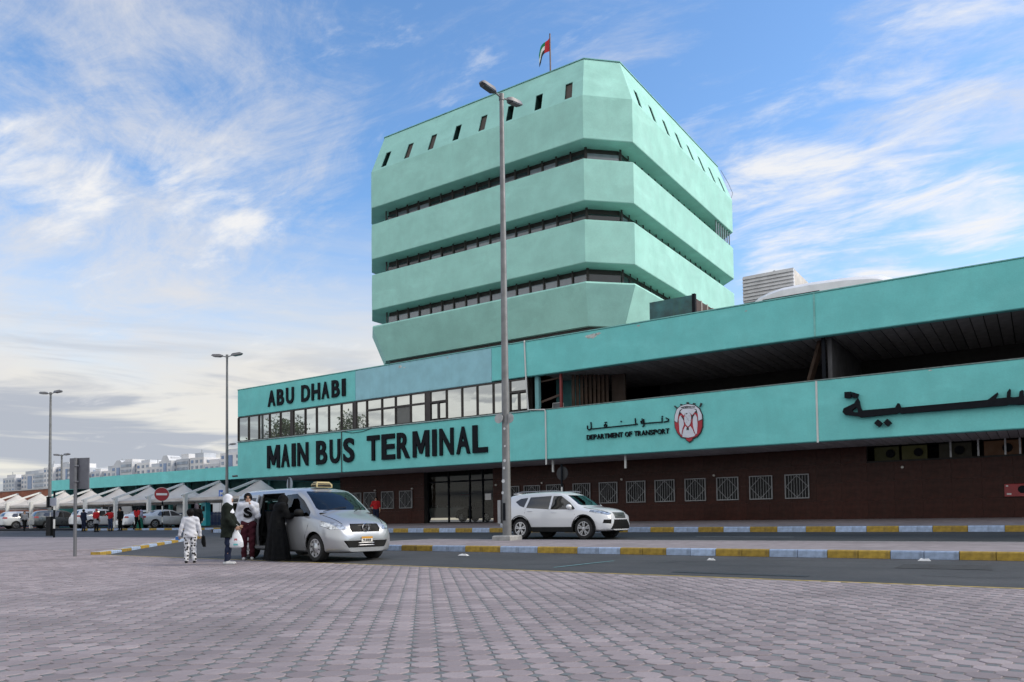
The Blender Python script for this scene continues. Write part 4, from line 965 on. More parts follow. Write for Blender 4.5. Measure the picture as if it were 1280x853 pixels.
    return root, wat, bo

def patch(parent, name, mat, pts3, depth=(0, 0, 0)):
    """thin plate from a 3D polygon pushed along depth"""
    mb = MB(); d = Vector(depth); mb.loft([[tuple(Vector(p)) for p in pts3], [tuple(Vector(p)+d) for p in pts3]]); return mb.build(name, mat, parent)

# ---- silver taxi van
SILVER = M('silver_paint', (.40, .415, .44), .33, metal=.55, var=0, coat=.9)
Pv = dict(zt=[(-2.34, 1.62), (-2.32, 1.74), (-2.22, 1.85), (-1.9, 1.895), (-1, 1.91), (.2, 1.895), (.62, 1.85), (.85, 1.76), (1.25, 1.50), (1.62, 1.235), (1.74, 1.18), (2.05, 1.08), (2.24, .98), (2.34, .88), (2.40, .72), (2.42, .60)],
          ze=[(-2.34, 1.56), (-2.2, 1.76), (-1.9, 1.80), (0, 1.81), (.6, 1.77), (.85, 1.68), (1.25, 1.41), (1.62, 1.14), (1.75, 1.10), (2.1, .99), (2.3, .86), (2.4, .67), (2.42, .58)],
          wt=[(-2.34, .60), (-2.2, .72), (-1.5, .755), (.4, .755), (.9, .75), (1.3, .77), (1.62, .80), (1.9, .74), (2.2, .66), (2.35, .56), (2.42, .40)],
          zh=[(-2.34, 1.08), (0, 1.08), (1.2, 1.06), (1.65, 1.02), (2.1, .90), (2.3, .78), (2.42, .56)],
          wh=[(-2.34, .80), (-2.25, .88), (-2, .925), (1.3, .93), (1.7, .91), (2.05, .86), (2.25, .77), (2.36, .66), (2.42, .50)],
          zw=[(-2.34, .70), (1.8, .70), (2.42, .52)], ww=[(-2.34, .84), (-2.25, .91), (-2, .95), (1.8, .95), (2.08, .92), (2.26, .83), (2.36, .72), (2.42, .56)],
          zs=[(-2.34, .34), (-1.6, .30), (1.9, .27), (2.42, .28)], ws=[(-2.34, .80), (-2, .90), (1.9, .90), (2.2, .82), (2.36, .68), (2.42, .52)], zb=[(-2.34, .30), (-2, .24), (2.2, .21), (2.42, .24)])
wsv = ([(-.70, 1.27), (.70, 1.27), (.73, 1.32), (.64, 1.72), (.60, 1.76), (-.60, 1.76), (-.64, 1.72), (-.73, 1.32)], (.55, 1.9))
doorcut = cut_side([(-.98, .36), (-.98, 1.74), (.08, 1.74), (.10, .36)], -1, .45, 1.3)
wins = [[(-2.12, 1.14), (-2.10, 1.62), (-1.12, 1.66), (-1.12, 1.12)]]
VAN_RZ = R(-8)
van, vwat, vbody = make_car('taxi_van', 'silver taxi van with its side door slid open and a yellow roof sign', 'van', (-16.50, 14.28, ground_z(14.25)-.012), VAN_RZ, Pv, (1.6, -1.6), .335, .80, SILVER,
    wins + [[(.18, 1.10), (.20, 1.68), (.66, 1.70), (.98, 1.52), (1.34, 1.22), (1.36, 1.12)]],
    [('headlight', LENS, [(.50, .78), (.52, .84), (.68, .93), (.93, 1.0), (.95, .90), (.86, .78)], (1.83, 2.6)), ('grille', TRIM, [(-.44, .80), (-.40, .72), (.40, .72), (.44, .80), (.40, .92), (-.40, .92)], (2.0, 2.6)),
     ('lower_intake', TRIM, [(-.64, .51), (-.52, .34), (.52, .34), (.64, .51)], (2.2, 2.6))],
    [('tail_lamp', TAIL, [(.78, .9), (.95, .9), (.90, 1.4), (.76, 1.4)], (-2.5, -2.12))], wsv, ([(-.62, 1.15), (.62, 1.15), (.56, 1.66), (-.56, 1.66)], (-2.6, -2.1)), 'cap',
    extra_cut=(doorcut, cut_side([(-.98, 1.12), (-.98, 1.66), (.06, 1.66), (.08, 1.12)], 1, .45, 1.3)),
    door_lines=[[(.13, .32), (.11, 1.0), (.13, 1.72)], [(1.38, 1.1), (1.36, .9), (1.22, .62), (1.16, .34)]], handles=[(.30, .98)], mirror_at=(1.10, 1.17, TRIM))
# far-side window of the sliding bay, the opened door slid back along the flank
patch(van, 'side_window', CAR_GLASS, [(-.98, .885, 1.12), (.07, .885, 1.12), (.06, .80, 1.66), (-.98, .80, 1.66)], (0, -.008, 0))
dr = MB(); rr = []
for x in (-2.14, -1.5, -1.05): rr.append([(x, -(vwat(x, z)+.10), z) for z in (.36, .5, .7, .9, 1.08, 1.12)] + [(x, -(vwat(x, z)+.07), z) for z in (1.12, 1.08, .9, .7, .5, .36)])
dr.loft(rr); dv = dr.build('sliding_door', SILVER, van, 50)
fr = MB()
for x0, x1, z0, z1 in ((-2.14, -2.06, 1.12, 1.72), (-1.13, -1.05, 1.12, 1.72), (-2.06, -1.13, 1.64, 1.72)):
    fr.loft([[(x0, -(vwat(x0, z)+.10), z), (x1, -(vwat(x1, z)+.10), z), (x1, -(vwat(x1, z)+.06), z), (x0, -(vwat(x0, z)+.06), z)] for z in (z0, z1)])
fr.build('frame', SILVER, dv)
MB().loft([[(-2.06, -(vwat(-2.0, z)+.085), z), (-1.13, -(vwat(-1.2, z)+.085), z), (-1.13, -(vwat(-1.2, z)+.078), z), (-2.06, -(vwat(-2.0, z)+.078), z)] for z in (1.12, 1.64)]).build('pane', CAR_GLASS, dv)
MB().tube([(-1.32, -1.075, .98), (-1.17, -1.075, .98)], .018, 6).build('handle', TRIM, dv)
# black surround of the door opening and A-pillar trim
fr = MB()
for a, b in (((-.99, .36), (-.99, 1.74)), ((-.99, 1.745), (.09, 1.745)), ((.09, 1.74), (.11, .36)), ((.11, .355), (-.99, .355))):
    fr.beam((a[0], -(vwat(a[0], a[1])-.03), a[1]), (b[0], -(vwat(b[0], b[1])-.03), b[1]), .05, .05, (0, 1, 0))
fr.build('door_seal', TRIM, van)
MB().box(-2.2, 1.3, -.80, .80, .37, .43).build('cabin_floor', TRIM, van)
MB().loft([[(1.15, -.78, .45), (1.6, -.78, .45), (1.6, .78, .45), (1.15, .78, .45)], [(1.2, -.76, 1.10), (1.62, -.76, 1.20), (1.62, .76, 1.20), (1.2, .76, 1.10)]]).build('dashboard', TRIM, van)
seat(van, .75, -.40, .62); seat(van, .75, .42, .62)
for yy in (-.45, .1, .55): seat(van, -.68, yy, .60)
for yy in (-.45, .1, .55): seat(van, -1.6, yy, .60)
MB().tube([(1.05+.02*math.cos(a), .42+.19*math.cos(a), 1.12+.17*math.sin(a)) for a in [2*math.pi*k/16 for k in range(17)]], .014, 6).build('steering_wheel', TRIM, van)
# grille bars and star emblem, plate, wipers, roof sign
xg = lambda y: 2.36-.30*abs(y)**2
for z in (.765, .82, .872):
    MB().tube([(xg(y)-.04*(z-.77)/.1+.012, y, z) for y in np.linspace(-.38, .38, 9)], .014, 6).build('grille_bar', M('bar_grey', (.035, .036, .04), .4, metal=.3, var=0), van, True)
star = MB(); xc, zc = 2.385, .822
star.tube([(xc+.012, .095*math.cos(a), zc+.095*math.sin(a)) for a in [2*math.pi*k/20 for k in range(21)]], .015, 6)
for k in range(3):
    a = math.pi/2+2*math.pi*k/3; star.beam((xc+.012, 0, zc), (xc+.012, .08*math.cos(a), zc+.08*math.sin(a)), .018, .018, (1, 0, 0))
star.build('star_emblem', CHROME, van, True)
for zz in (.395, .45): MB().tube([(2.425-.30*y*y, y, zz) for y in np.linspace(-.50, .50, 9)], .013, 6).build('intake_bar', SILVER, van, True)
pl = MB().box(2.43, 2.442, -.16, .16, .475, .585).build('number_plate', PLATE, van)
MB().box(2.4425, 2.445, -.16, .16, .555, .605).build('plate_band', AMB, pl)
for k, ch in enumerate('9408'):
    y0 = -.12+.06*k
    g = letter(ch, 0, .045, 0, .06, 0, BLK, van, .03, .004, 'plate_digit'); g.parent = pl
    g.matrix_local = Matrix.Translation((2.447, y0, .488)) @ Matrix.Rotation(math.pi/2, 4, 'Z')
for s in (-1, 1): MB().tube([(1.66, s*.45-.25, 1.235), (1.55, s*.35+.1, 1.31), (1.50, s*.25+.32, 1.345)], .010, 5).build('wiper', TRIM, van)
ts = MB(); ts.loft([[(.42, -.235, 1.885), (.66, -.235, 1.875), (.66, .235, 1.875), (.42, .235, 1.885)], [(.42, -.245, 1.955), (.655, -.245, 1.955), (.655, .245, 1.955), (.42, .245, 1.955)], [(.46, -.18, 2.03), (.60, -.18, 2.03), (.60, .18, 2.03), (.46, .18, 2.03)]])
ts = ts.build('taxi_sign', M('taxi_sign_yellow', (.40, .33, .16), .4), van, 30)
MB().loft([[(.662, -.20, 1.90), (.67, -.20, 1.90), (.67, .20, 1.90), (.662, .20, 1.90)], [(.635, -.18, 1.985), (.645, -.18, 1.985), (.645, .18, 1.985), (.635, .18, 1.985)]]).build('sign_face', TRIM, ts)
MB().loft([[(.44, -.255, 1.90), (.64, -.255, 1.90), (.64, -.247, 1.90), (.44, -.247, 1.90)], [(.47, -.225, 1.99), (.60, -.225, 1.99), (.60, -.217, 1.99), (.47, -.217, 1.99)]]).build('sign_face', TRIM, ts)

van.scale = (1.045, 1.045, 1.02)
# ---- white crossover by the terminal kerb
WHITE = M('white_car_paint', (.70, .72, .75), .28, var=0, coat=.9)
Ps = dict(zt=[(-2.40, .98), (-2.38, 1.10), (-2.28, 1.28), (-2.1, 1.52), (-1.92, 1.615), (-1.4, 1.665), (-.5, 1.69), (.1, 1.665), (.42, 1.60), (.8, 1.40), (1.18, 1.165), (1.32, 1.12), (1.8, 1.055), (2.08, .975), (2.2, .88), (2.26, .76), (2.28, .62)],
          ze=[(-2.40, .94), (-2.28, 1.20), (-2.1, 1.44), (-1.9, 1.53), (-.5, 1.59), (.1, 1.57), (.42, 1.50), (.8, 1.30), (1.18, 1.08), (1.35, 1.04), (1.8, .97), (2.1, .88), (2.22, .76), (2.28, .58)],
          wt=[(-2.40, .58), (-2.2, .62), (-1.8, .62), (-.5, .64), (.3, .63), (.8, .68), (1.18, .74), (1.6, .74), (2.0, .66), (2.2, .55), (2.28, .40)],
          zh=[(-2.40, .90), (-2.2, 1.08), (-1, 1.04), (.6, .98), (1.2, .96), (1.8, .88), (2.15, .76), (2.28, .55)],
          wh=[(-2.40, .72), (-2.3, .80), (-2.1, .86), (-1, .90), (1.0, .90), (1.5, .87), (1.9, .82), (2.12, .73), (2.22, .64), (2.28, .48)],
          zw=[(-2.40, .72), (0, .70), (1.6, .68), (2.28, .50)], ww=[(-2.40, .78), (-2.3, .86), (-2.1, .91), (-1.4, .94), (0, .925), (1.35, .94), (1.8, .90), (2.05, .84), (2.2, .72), (2.28, .54)],
          zs=[(-2.40, .42), (-2, .36), (1.9, .33), (2.28, .34)], ws=[(-2.40, .74), (-2.1, .86), (0, .87), (1.9, .86), (2.15, .74), (2.28, .52)], zb=[(-2.40, .40), (-2, .30), (2.0, .27), (2.28, .30)])
suv, swat, sbody = make_car('crossover_car', 'white crossover car driving along the lane before the terminal', 'car', (-14.0, 23.78, ground_z(23.8)-.012), R(-4), Ps, (1.35, -1.35), .362, .80, WHITE,
    [[(-.02, 1.03), (-.02, 1.50), (.30, 1.50), (.72, 1.25), (.98, 1.04), (.95, 1.01)], [(-1.10, 1.10), (-1.02, 1.48), (-.10, 1.51), (-.10, 1.035)], [(-1.66, 1.33), (-1.45, 1.44), (-1.12, 1.47), (-1.20, 1.12), (-1.42, 1.18)]],
    [('headlight', LENS, [(.45, .86), (.50, .90), (.82, 1.0), (.88, .96), (.84, .87), (.62, .80)], (1.55, 2.5)), ('grille', M('grille_grey', (.16, .17, .18), .35, metal=.7, var=0), [(-.38, .90), (-.34, .70), (.34, .70), (.38, .90)], (1.9, 2.5)),
     ('lower_intake', TRIM, [(-.42, .66), (-.62, .34), (.62, .34), (.42, .66)], (2.0, 2.5)), ('fog_lamp', TRIM, [(.56, .66), (.80, .66), (.84, .54), (.60, .52)], (1.8, 2.5))],
    [('tail_lamp', TAIL, [(.50, 1.0), (.90, .98), (.88, 1.12), (.56, 1.14)], (-2.6, -2.08))], ([(-.62, 1.16), (.62, 1.16), (.66, 1.20), (.54, 1.52), (-.54, 1.52), (-.66, 1.20)], (.25, 1.45)), ([(-.56, 1.2), (.56, 1.2), (.48, 1.5), (-.48, 1.5)], (-2.6, -1.9)),
    door_lines=[[(-.06, .38), (-.06, 1.03)], [(.99, 1.02), (1.0, .85), (.86, .60), (.85, .38)], [(-1.12, 1.08), (-1.14, .92), (-.98, .62), (-.93, .38)]], handles=[(.14, .92), (-.92, .98)], mirror_at=(.82, 1.06, WHITE), glassmat=CAR_GLASS_D)
for s in (-1, 1):
    MB().box(-.93, .93, s*.86-.06, s*.86+.06, .26, .42).build('sill_cladding', TRIM, suv)
    MB().tube([(-1.75, s*.60, 1.64), (-1.5, s*.60, 1.685), (0, s*.615, 1.69), (.25, s*.615, 1.655)], .018, 6).build('roof_rail', STEEL, suv, True)
    for x in (1.35, -1.35):
        a = MB(); ring = []
        for k in range(17):
            t = math.pi*(k/16)*1.10-.16; ring.append([(x+rr_*math.cos(t), s*(y_), .372+rr_*math.sin(t)) for rr_, y_ in ((.425, .93), (.475, .945), (.475, .90), (.425, .86))])
        a.loft(ring); a.build('arch_trim', TRIM, suv, 40)
for z in (.74, .79, .84): MB().tube([(2.245-.22*y*y-.12*(z-.7), y, z) for y in np.linspace(-.32, .32, 7)], .011, 6).build('grille_bar', TRIM, suv)
MB().box(2.24, 2.27, -.24, .24, .53, .63).build('number_plate', PLATE, suv)
MB().box(1.0, 1.4, -.7, .7, .5, 1.02).build('dashboard', TRIM, suv)
for xx in (.25, -.75):
    for yy in (-.38, .38): seat(suv, xx, yy, .52)
MB().box(-2.2, 1.3, -.75, .75, .40, .46).build('cabin_floor', TRIM, suv)
MB().box(-1.95, -1.78, -.5, .5, 1.615, 1.64).build('spoiler', WHITE, suv)

# ---- parked cars: one hatch/crossover and one saloon pattern in several colours
Pc = dict(zt=[(-2.25, .62), (-2.24, .92), (-2.15, 1.06), (-1.75, 1.12), (-1.55, 1.16), (-1.0, 1.38), (-.6, 1.44), (0, 1.45), (.35, 1.40), (1.0, 1.05), (1.15, .98), (1.8, .90), (2.1, .80), (2.22, .64), (2.25, .52)],
          ze=[(-2.25, .60), (-2.15, .98), (-1.75, 1.05), (-1.5, 1.10), (-1.0, 1.29), (-.6, 1.36), (0, 1.37), (.35, 1.31), (1.0, .97), (1.15, .92), (1.8, .83), (2.1, .72), (2.25, .50)],
          wt=[(-2.25, .5), (-2, .62), (-1.5, .64), (-.8, .57), (.2, .57), (.9, .68), (1.3, .70), (1.9, .62), (2.2, .46), (2.25, .38)],
          zh=[(-2.25, .58), (-2, .90), (-1, .92), (1, .86), (1.8, .76), (2.25, .48)], wh=[(-2.25, .6), (-2, .80), (-1, .86), (1.2, .86), (1.8, .78), (2.1, .68), (2.25, .46)],
          zw=[(-2.25, .55), (1.8, .60), (2.25, .46)], ww=[(-2.25, .66), (-2, .85), (-1.3, .90), (1.35, .90), (1.8, .85), (2.1, .72), (2.25, .5)],
          zs=[(-2.25, .32), (2.25, .26)], ws=[(-2.25, .62), (-2, .82), (1.8, .82), (2.25, .48)], zb=[(-2.25, .28), (-1.9, .22), (2.25, .22)])
PEARL = M('pearl_car_paint', (.52, .55, .58), .3, var=.03, coat=.8)
GREYC = M('grey_car_paint', (.10, .11, .115), .32, metal=.4, var=.03, coat=.8)
def saloon(label, x, y, rz, paint, gr, z=.70):
    root, wat, b = make_car('parked_car', label, 'car', (x, y, z), rz, Pc, (1.38, -1.32), .32, .76, paint,
        [[(-1.12, 1.0), (-.85, 1.27), (-.1, 1.33), (-.1, .93), (-1.0, .95)], [(-.02, .93), (-.02, 1.33), (.28, 1.29), (.86, .96)]],
        [('headlight', LENS, [(.45, .66), (.80, .78), (.84, .70), (.55, .60)], (1.5, 2.5)), ('lower_intake', TRIM, [(-.42, .55), (-.42, .36), (.42, .36), (.42, .55)], (1.9, 2.5))],
        [('tail_lamp', TAIL, [(.50, .80), (.86, .80), (.86, .94), (.56, .95)], (-2.6, -2.0))], ([(-.58, 1.02), (.58, 1.02), (.48, 1.30), (-.48, 1.30)], (.2, 1.3)), ([(-.56, 1.15), (.56, 1.15), (.46, 1.34), (-.46, 1.34)], (-1.7, -.8)),
        group=gr, handles=[(.08, .82), (-.85, .85)], mirror_at=(.72, .95, paint), n=44, door_lines=[[(-.06, .34), (-.06, .9)]], glassmat=CAR_GLASS_D)
    MB().box(.9, 1.3, -.7, .7, .4, .86).build('dashboard', TRIM, root); seat(root, .1, .36, .36); seat(root, .1, -.36, .36); seat(root, -.8, 0, .36, 1.2)
    return root
def wagon(label, x, y, rz, paint, gr, z=.70, scl=1.0):
    P2 = {k: [(a*scl, b) for a, b in v] for k, v in Ps.items()}
    root, wat, b = make_car('parked_car', label, 'car', (x, y, z), rz, P2, (1.35*scl, -1.35*scl), .35, .80, paint,
        [[(-.02, 1.03), (-.02, 1.50), (.30, 1.50), (.72, 1.25), (.98, 1.04)], [(-1.10, 1.08), (-1.02, 1.48), (-.10, 1.51), (-.10, 1.035)], [(-1.70, 1.22), (-1.5, 1.45), (-1.12, 1.47), (-1.20, 1.10), (-1.6, 1.12)]],
        [('headlight', LENS, [(.45, .86), (.82, 1.0), (.84, .87), (.62, .80)], (1.55, 2.5)), ('grille', TRIM, [(-.38, .90), (-.34, .45), (.34, .45), (.38, .90)], (1.9, 2.5))],
        [('tail_lamp', TAIL, [(.50, .98), (.90, .96), (.88, 1.12), (.56, 1.14)], (-2.6, -2.08))], ([(-.62, 1.18), (.62, 1.18), (.54, 1.50), (-.54, 1.50)], (.25, 1.45)), ([(-.56, 1.2), (.56, 1.2), (.48, 1.5), (-.48, 1.5)], (-2.6, -1.9)),
        group=gr, handles=[(.14, .92), (-.92, .98)], mirror_at=(.82, 1.06, paint), n=44, door_lines=[[(-.06, .38), (-.06, 1.03)]], glassmat=CAR_GLASS_D)
    MB().box(1.0, 1.4, -.7, .7, .5, 1.02).build('dashboard', TRIM, root); seat(root, .25, .38, .5); seat(root, .25, -.38, .5); seat(root, -.75, 0, .5, 1.2)
    return root
G = 'cars parked under the shade canopies'
saloon('pale silver saloon car parked behind the no entry sign', -57.2, 34.9, R(86), PEARL, G, .66)
saloon('white saloon car half hidden between the white crossover and the pale saloon', -59.9, 34.9, R(90), WHITE, G, .66)
wagon('white crossover car parked behind the people in red shirts', -66.9, 34.9, R(88), WHITE, G, .66)
wagon('dark grey estate car with red tail lamp parked beside the black and white post', -74.2, 34.9, R(84), GREYC, G, .66)
wagon('white hatchback with red tail lamp parked left of the dark grey estate', -80.6, 34.9, R(88), PEARL, G, .66)
saloon('white car at the left edge of the photo in the parking row', -86.6, 34.9, R(90), WHITE, G, .66)
wagon('grey green car seen through the entrance glass beyond the lobby', -37.8, 50.6, R(176), M('greygreen_paint', (.16, .19, .18), .3, var=0, coat=.8), None, .83)
# ------------------------------------------------------------------ people: implicit bodies meshed by surface nets
def nets(f, lo, hi, h):
    ax_ = [np.arange(lo[i]-h, hi[i]+2*h, h, dtype=np.float32) for i in range(3)]
    G_ = np.stack(np.meshgrid(*ax_, indexing='ij'), -1); D = f(G_); s = D < 0; n = D.shape
    acc = np.zeros((n[0]-1, n[1]-1, n[2]-1, 3)); cnt = np.zeros(acc.shape[:3])
    sl_ = lambda o: tuple(slice(o[k], n[k]-1+o[k]) for k in range(3))
    for a in range(3):
        for b in (0, 1):
            for c in (0, 1):
                o0 = [0, 0, 0]; o0[(a+1) % 3] = b; o0[(a+2) % 3] = c; o1 = list(o0); o1[a] = 1
                d0, d1 = D[sl_(o0)], D[sl_(o1)]; m = (d0 < 0) != (d1 < 0)
                t = np.where(m, d0/np.where(d0-d1 == 0, 1, d0-d1), 0)
                p = G_[sl_(o0)] + t[..., None]*(G_[sl_(o1)]-G_[sl_(o0)])
                acc += np.where(m[..., None], p, 0); cnt += m
    act = cnt > 0; idx = -np.ones(act.shape, int); idx[act] = np.arange(act.sum())
    V = acc[act]/cnt[act][:, None]; Fs = []
    for a in range(3):
        b, c = (a+1) % 3, (a+2) % 3
        d0 = np.moveaxis(s, a, 0)[:-1]; d1 = np.moveaxis(s, a, 0)[1:]; m = np.moveaxis(d0 != d1, 0, a); inside = np.moveaxis(d0, 0, a)
        I = np.argwhere(m); ok = (I[:, b] > 0) & (I[:, c] > 0) & (I[:, b] < n[b]-1) & (I[:, c] < n[c]-1); I = I[ok]
        def at(db, dc):
            J = I.copy(); J[:, b] += db; J[:, c] += dc; return idx[J[:, 0], J[:, 1], J[:, 2]]
        q = np.stack([at(-1, -1), at(0, -1), at(0, 0), at(-1, 0)], 1); ins = inside[I[:, 0], I[:, 1], I[:, 2]]
        q[~ins] = q[~ins][:, ::-1]; Fs.append(q[(q >= 0).all(1)])
    return V, np.concatenate(Fs)
def cone(P, a, b, ra, rb, flat=None):
    a = np.array(a, np.float32); b = np.array(b, np.float32); ab = b-a
    t = np.clip(((P-a)@ab)/max(ab@ab, 1e-9), 0, 1); q = P-(a+t[..., None]*ab)
    if flat is not None: q = q/np.array(flat, np.float32)
    return np.sqrt((q*q).sum(-1))*(min(flat) if flat is not None else 1) - (ra+(rb-ra)*t)*(min(flat) if flat is not None else 1)
def ell(P, c, r):
    q = (P-np.array(c, np.float32))/np.array(r, np.float32); l = np.sqrt((q*q).sum(-1)); return (l-1)*min(r)
def su(*ds, k=.04):
    o = ds[0]
    for d in ds[1:]:
        h = np.clip(.5+.5*(d-o)/k, 0, 1); o = d*(1-h)+o*h-k*h*(1-h)
    return o
STAND = dict(pel=(0, 0, .93), chest=(0, 0, 1.30), neck=(0, 0, 1.45), head=(0, .015, 1.585), shR=(.175, 0, 1.40), shL=(-.175, 0, 1.40), elR=(.225, -.03, 1.12), elL=(-.225, -.03, 1.12),
             wrR=(.235, .05, .88), wrL=(-.235, .05, .88), hiR=(.088, 0, .92), hiL=(-.088, 0, .92), knR=(.095, .02, .50), knL=(-.095, .02, .50), anR=(.10, -.02, .085), anL=(-.10, -.02, .085))
WALK = dict(knR=(.09, .14, .52), anR=(.09, .24, .09), knL=(-.09, 0, .50), anL=(-.09, -.26, .14), elR=(.22, -.12, 1.13), wrR=(.23, -.10, .89), elL=(-.22, .05, 1.13), wrL=(-.22, .19, .94))
SIT = dict(pel=(0, 0, .12), chest=(0, -.08, .50), neck=(0, -.09, .65), head=(0, -.07, .79), shR=(.175, -.08, .60), shL=(-.175, -.08, .60), elR=(.23, .02, .36), elL=(-.23, .02, .36), wrR=(.17, .24, .34), wrL=(-.17, .24, .34),
           hiR=(.09, 0, .12), hiL=(-.09, 0, .12), knR=(.11, .43, .14), knL=(-.11, .43, .14), anR=(.11, .46, -.28), anL=(-.11, .46, -.28))
SKIN = M('skin', (.42, .25, .17), .55, var=.04, scale=9); HAIR = M('hair_black', (.006, .005, .005), .6, var=.2, spec=.12)
EYE = M('eye_dark', (.015, .012, .012), .3); LIP = M('lips', (.33, .12, .10), .5)
def fabric(name, c, rough=.9, var=.10): return M('cloth_'+name, c, rough, var=var, scale=7, bump=.25, bscale=120, spec=.18)
def bounds(J, pad=.21):
    A = np.array(list(J.values())); return A.min(0)-pad, A.max(0)+pad
def to_obj(name, V, Fc, mats, parent, mi=None):
    me = bpy.data.meshes.new(name); me.from_pydata(V.tolist(), [], Fc.tolist())
    for m in mats: me.materials.append(m)
    if mi is not None: me.polygons.foreach_set('material_index', mi)
    me.polygons.foreach_set('use_smooth', [True]*len(me.polygons)); me.update(); return obj(name, me, parent)
def make_person(label, loc, rz, height, pose, clothes, group=None, hair='short', h=.018, sex='m', curl=.5, skirt=None, look=0., lean=0., hat=None):
    k = height/1.72; J = dict(STAND); J.update(pose); J = {a: np.array(b, float) for a, b in J.items()}
    root = thing('person', label, 'person', loc, rz, group, local=True); root.scale = (k, k, k)
    sw = .92 if sex == 'f' else 1.0
    for s in 'RL': J['sh'+s] = J['sh'+s]*np.array((sw, 1, 1))
    def torso(P, e=0.):
        fl = (1, .70, 1)
        return su(cone(P, J['pel'], (J['pel']+J['chest'])/2, .150+e, .130+e, fl), cone(P, (J['pel']+J['chest'])/2, J['chest'], .132+e, .162+e, fl),
                  cone(P, J['shR'], J['shL'], .062+e, .062+e), cone(P, J['chest'], J['neck'], .12+e, .05+e, fl), k=.06)
    def arm(P, s, e=0., cut=1.0):
        d = cone(P, J['sh'+s], J['el'+s], .056+e, .042+e)
        if cut > .5: d = su(d, cone(P, J['el'+s], J['el'+s]+(J['wr'+s]-J['el'+s])*(cut-.5)*2, .042+e, .031+e), k=.02)
        else: d = cone(P, J['sh'+s], J['sh'+s]+(J['el'+s]-J['sh'+s])*cut*2, .056+e, .048+e)
        return d
    def leg(P, s, e=0., cut=1.0):
        d = cone(P, J['hi'+s], J['kn'+s], .088+e, .058+e)
        return su(d, cone(P, J['kn'+s], J['kn'+s]+(J['an'+s]-J['kn'+s])*cut, .058+e, .058+e+(.040-.058)*cut), k=.03)
    hd = J['head']; ca, sa = math.cos(look), math.sin(look)
    def hp(x, y, z): return (hd[0]+x*ca-y*sa, hd[1]+x*sa+y*ca, hd[2]+z)
    def headf(P, e=0.):
        d = su(ell(P, hp(0, -.012, .03), (.076+e, .094+e, .095+e)), ell(P, hp(0, .018, -.045), (.056+e, .068+e, .075+e)), k=.03)
        if e == 0: d = su(d, cone(P, hp(0, .085, .015), hp(0, .104, -.022), .010, .014), k=.012); d = np.minimum(d, np.minimum(ell(P, hp(.078, -.01, .0), (.012, .022, .034)), ell(P, hp(-.078, -.01, .0), (.012, .022, .034))))
        return d
    def body(P):
        d = su(torso(P), arm(P, 'R'), arm(P, 'L'), leg(P, 'R'), leg(P, 'L'), k=.03)
        return su(su(d, cone(P, J['neck']-(0, 0, .03), hd-np.array((0, .0, .05)), .052, .050), k=.03), headf(P), k=.02)
    lo, hi = bounds(J); V, Fc = nets(body, lo, hi, h)
    mi = np.zeros(len(Fc), int); ctr = V[Fc].mean(1)
    for sx_ in (-1, 1):
        e = np.array(hp(sx_*.033, .086, .005)); mi[((ctr-e)**2).sum(1) < .018**2] = 1
    mo = np.array(hp(0, .092, -.055)); mi[(np.abs((ctr-mo)[:, 2]) < .012) & (((ctr-mo)**2).sum(1) < .03**2)] = 2
    VV, FF, MI = [V], [Fc], [mi]; nv = len(V)
    for s, sg in (('R', 1), ('L', -1)):     # hands: palm, four unequal bent fingers, a thumb
        wv = J['wr'+s]; d = wv-J['el'+s]; d = d/np.linalg.norm(d); fwd = np.array((0, 1, 0.)); lat = fwd-d*(fwd@d)
        if np.linalg.norm(lat) < .2: lat = np.array((0, 0, 1.))-d*d[2]
        lat = lat/np.linalg.norm(lat); nrm = np.cross(d, lat)*sg
        segs = [(wv-d*.03, wv+d*.03, .029, .026)]
        for i, (ln, o) in enumerate(((.070, .030), (.080, .010), (.074, -.010), (.058, -.028))):
            b0 = wv+d*.02+lat*o*.8; b1 = wv+d*.085+lat*o; c = curl+.1*i
            e1 = b1+(d*math.cos(c*.8)-nrm*math.sin(c*.8))*ln*.5; e2 = e1+(d*math.cos(c*1.9)-nrm*math.sin(c*1.9))*ln*.5
            segs += [(b0, b1, .015, .012), (b1, e1, .0105, .0095), (e1, e2, .0095, .0075)]
        t0 = wv+d*.03+lat*.025; t1 = t0+(d*.6+lat*.75)*.04; t2 = t1+(d*.9+lat*.2-nrm*.3)*.032; segs += [(t0, t1, .014, .011), (t1, t2, .011, .008)]
        if h < .02:
            A = np.array([q for g_ in segs for q in g_[:2]]); fh = lambda P: su(*[cone(P, *g_) for g_ in segs], k=.006)
            v, f = nets(fh, A.min(0)-.02, A.max(0)+.02, .0065); VV.append(v); FF.append(f+nv); MI.append(np.zeros(len(f), int)); nv += len(v)
        else:
            A = np.array([q for g_ in segs for q in g_[:2]]); fh = lambda P: su(*[cone(P, *g_) for g_ in segs], k=.006)
            v, f = nets(fh, A.min(0)-.02, A.max(0)+.02, .009); VV.append(v); FF.append(f+nv); MI.append(np.zeros(len(f), int)); nv += len(v)
    to_obj('body', np.concatenate(VV), np.concatenate(FF), [SKIN, EYE, LIP], root, np.concatenate(MI))
    wr = np.random.RandomState(int(abs(loc[0]*100)) % 1000)
    ph = wr.rand(6)*6
    def fold(P, a=.006): return a*(np.sin(P[..., 2]*38+P[..., 0]*22+ph[0])+np.sin(P[..., 2]*27-P[..., 1]*31+ph[1])*.8)
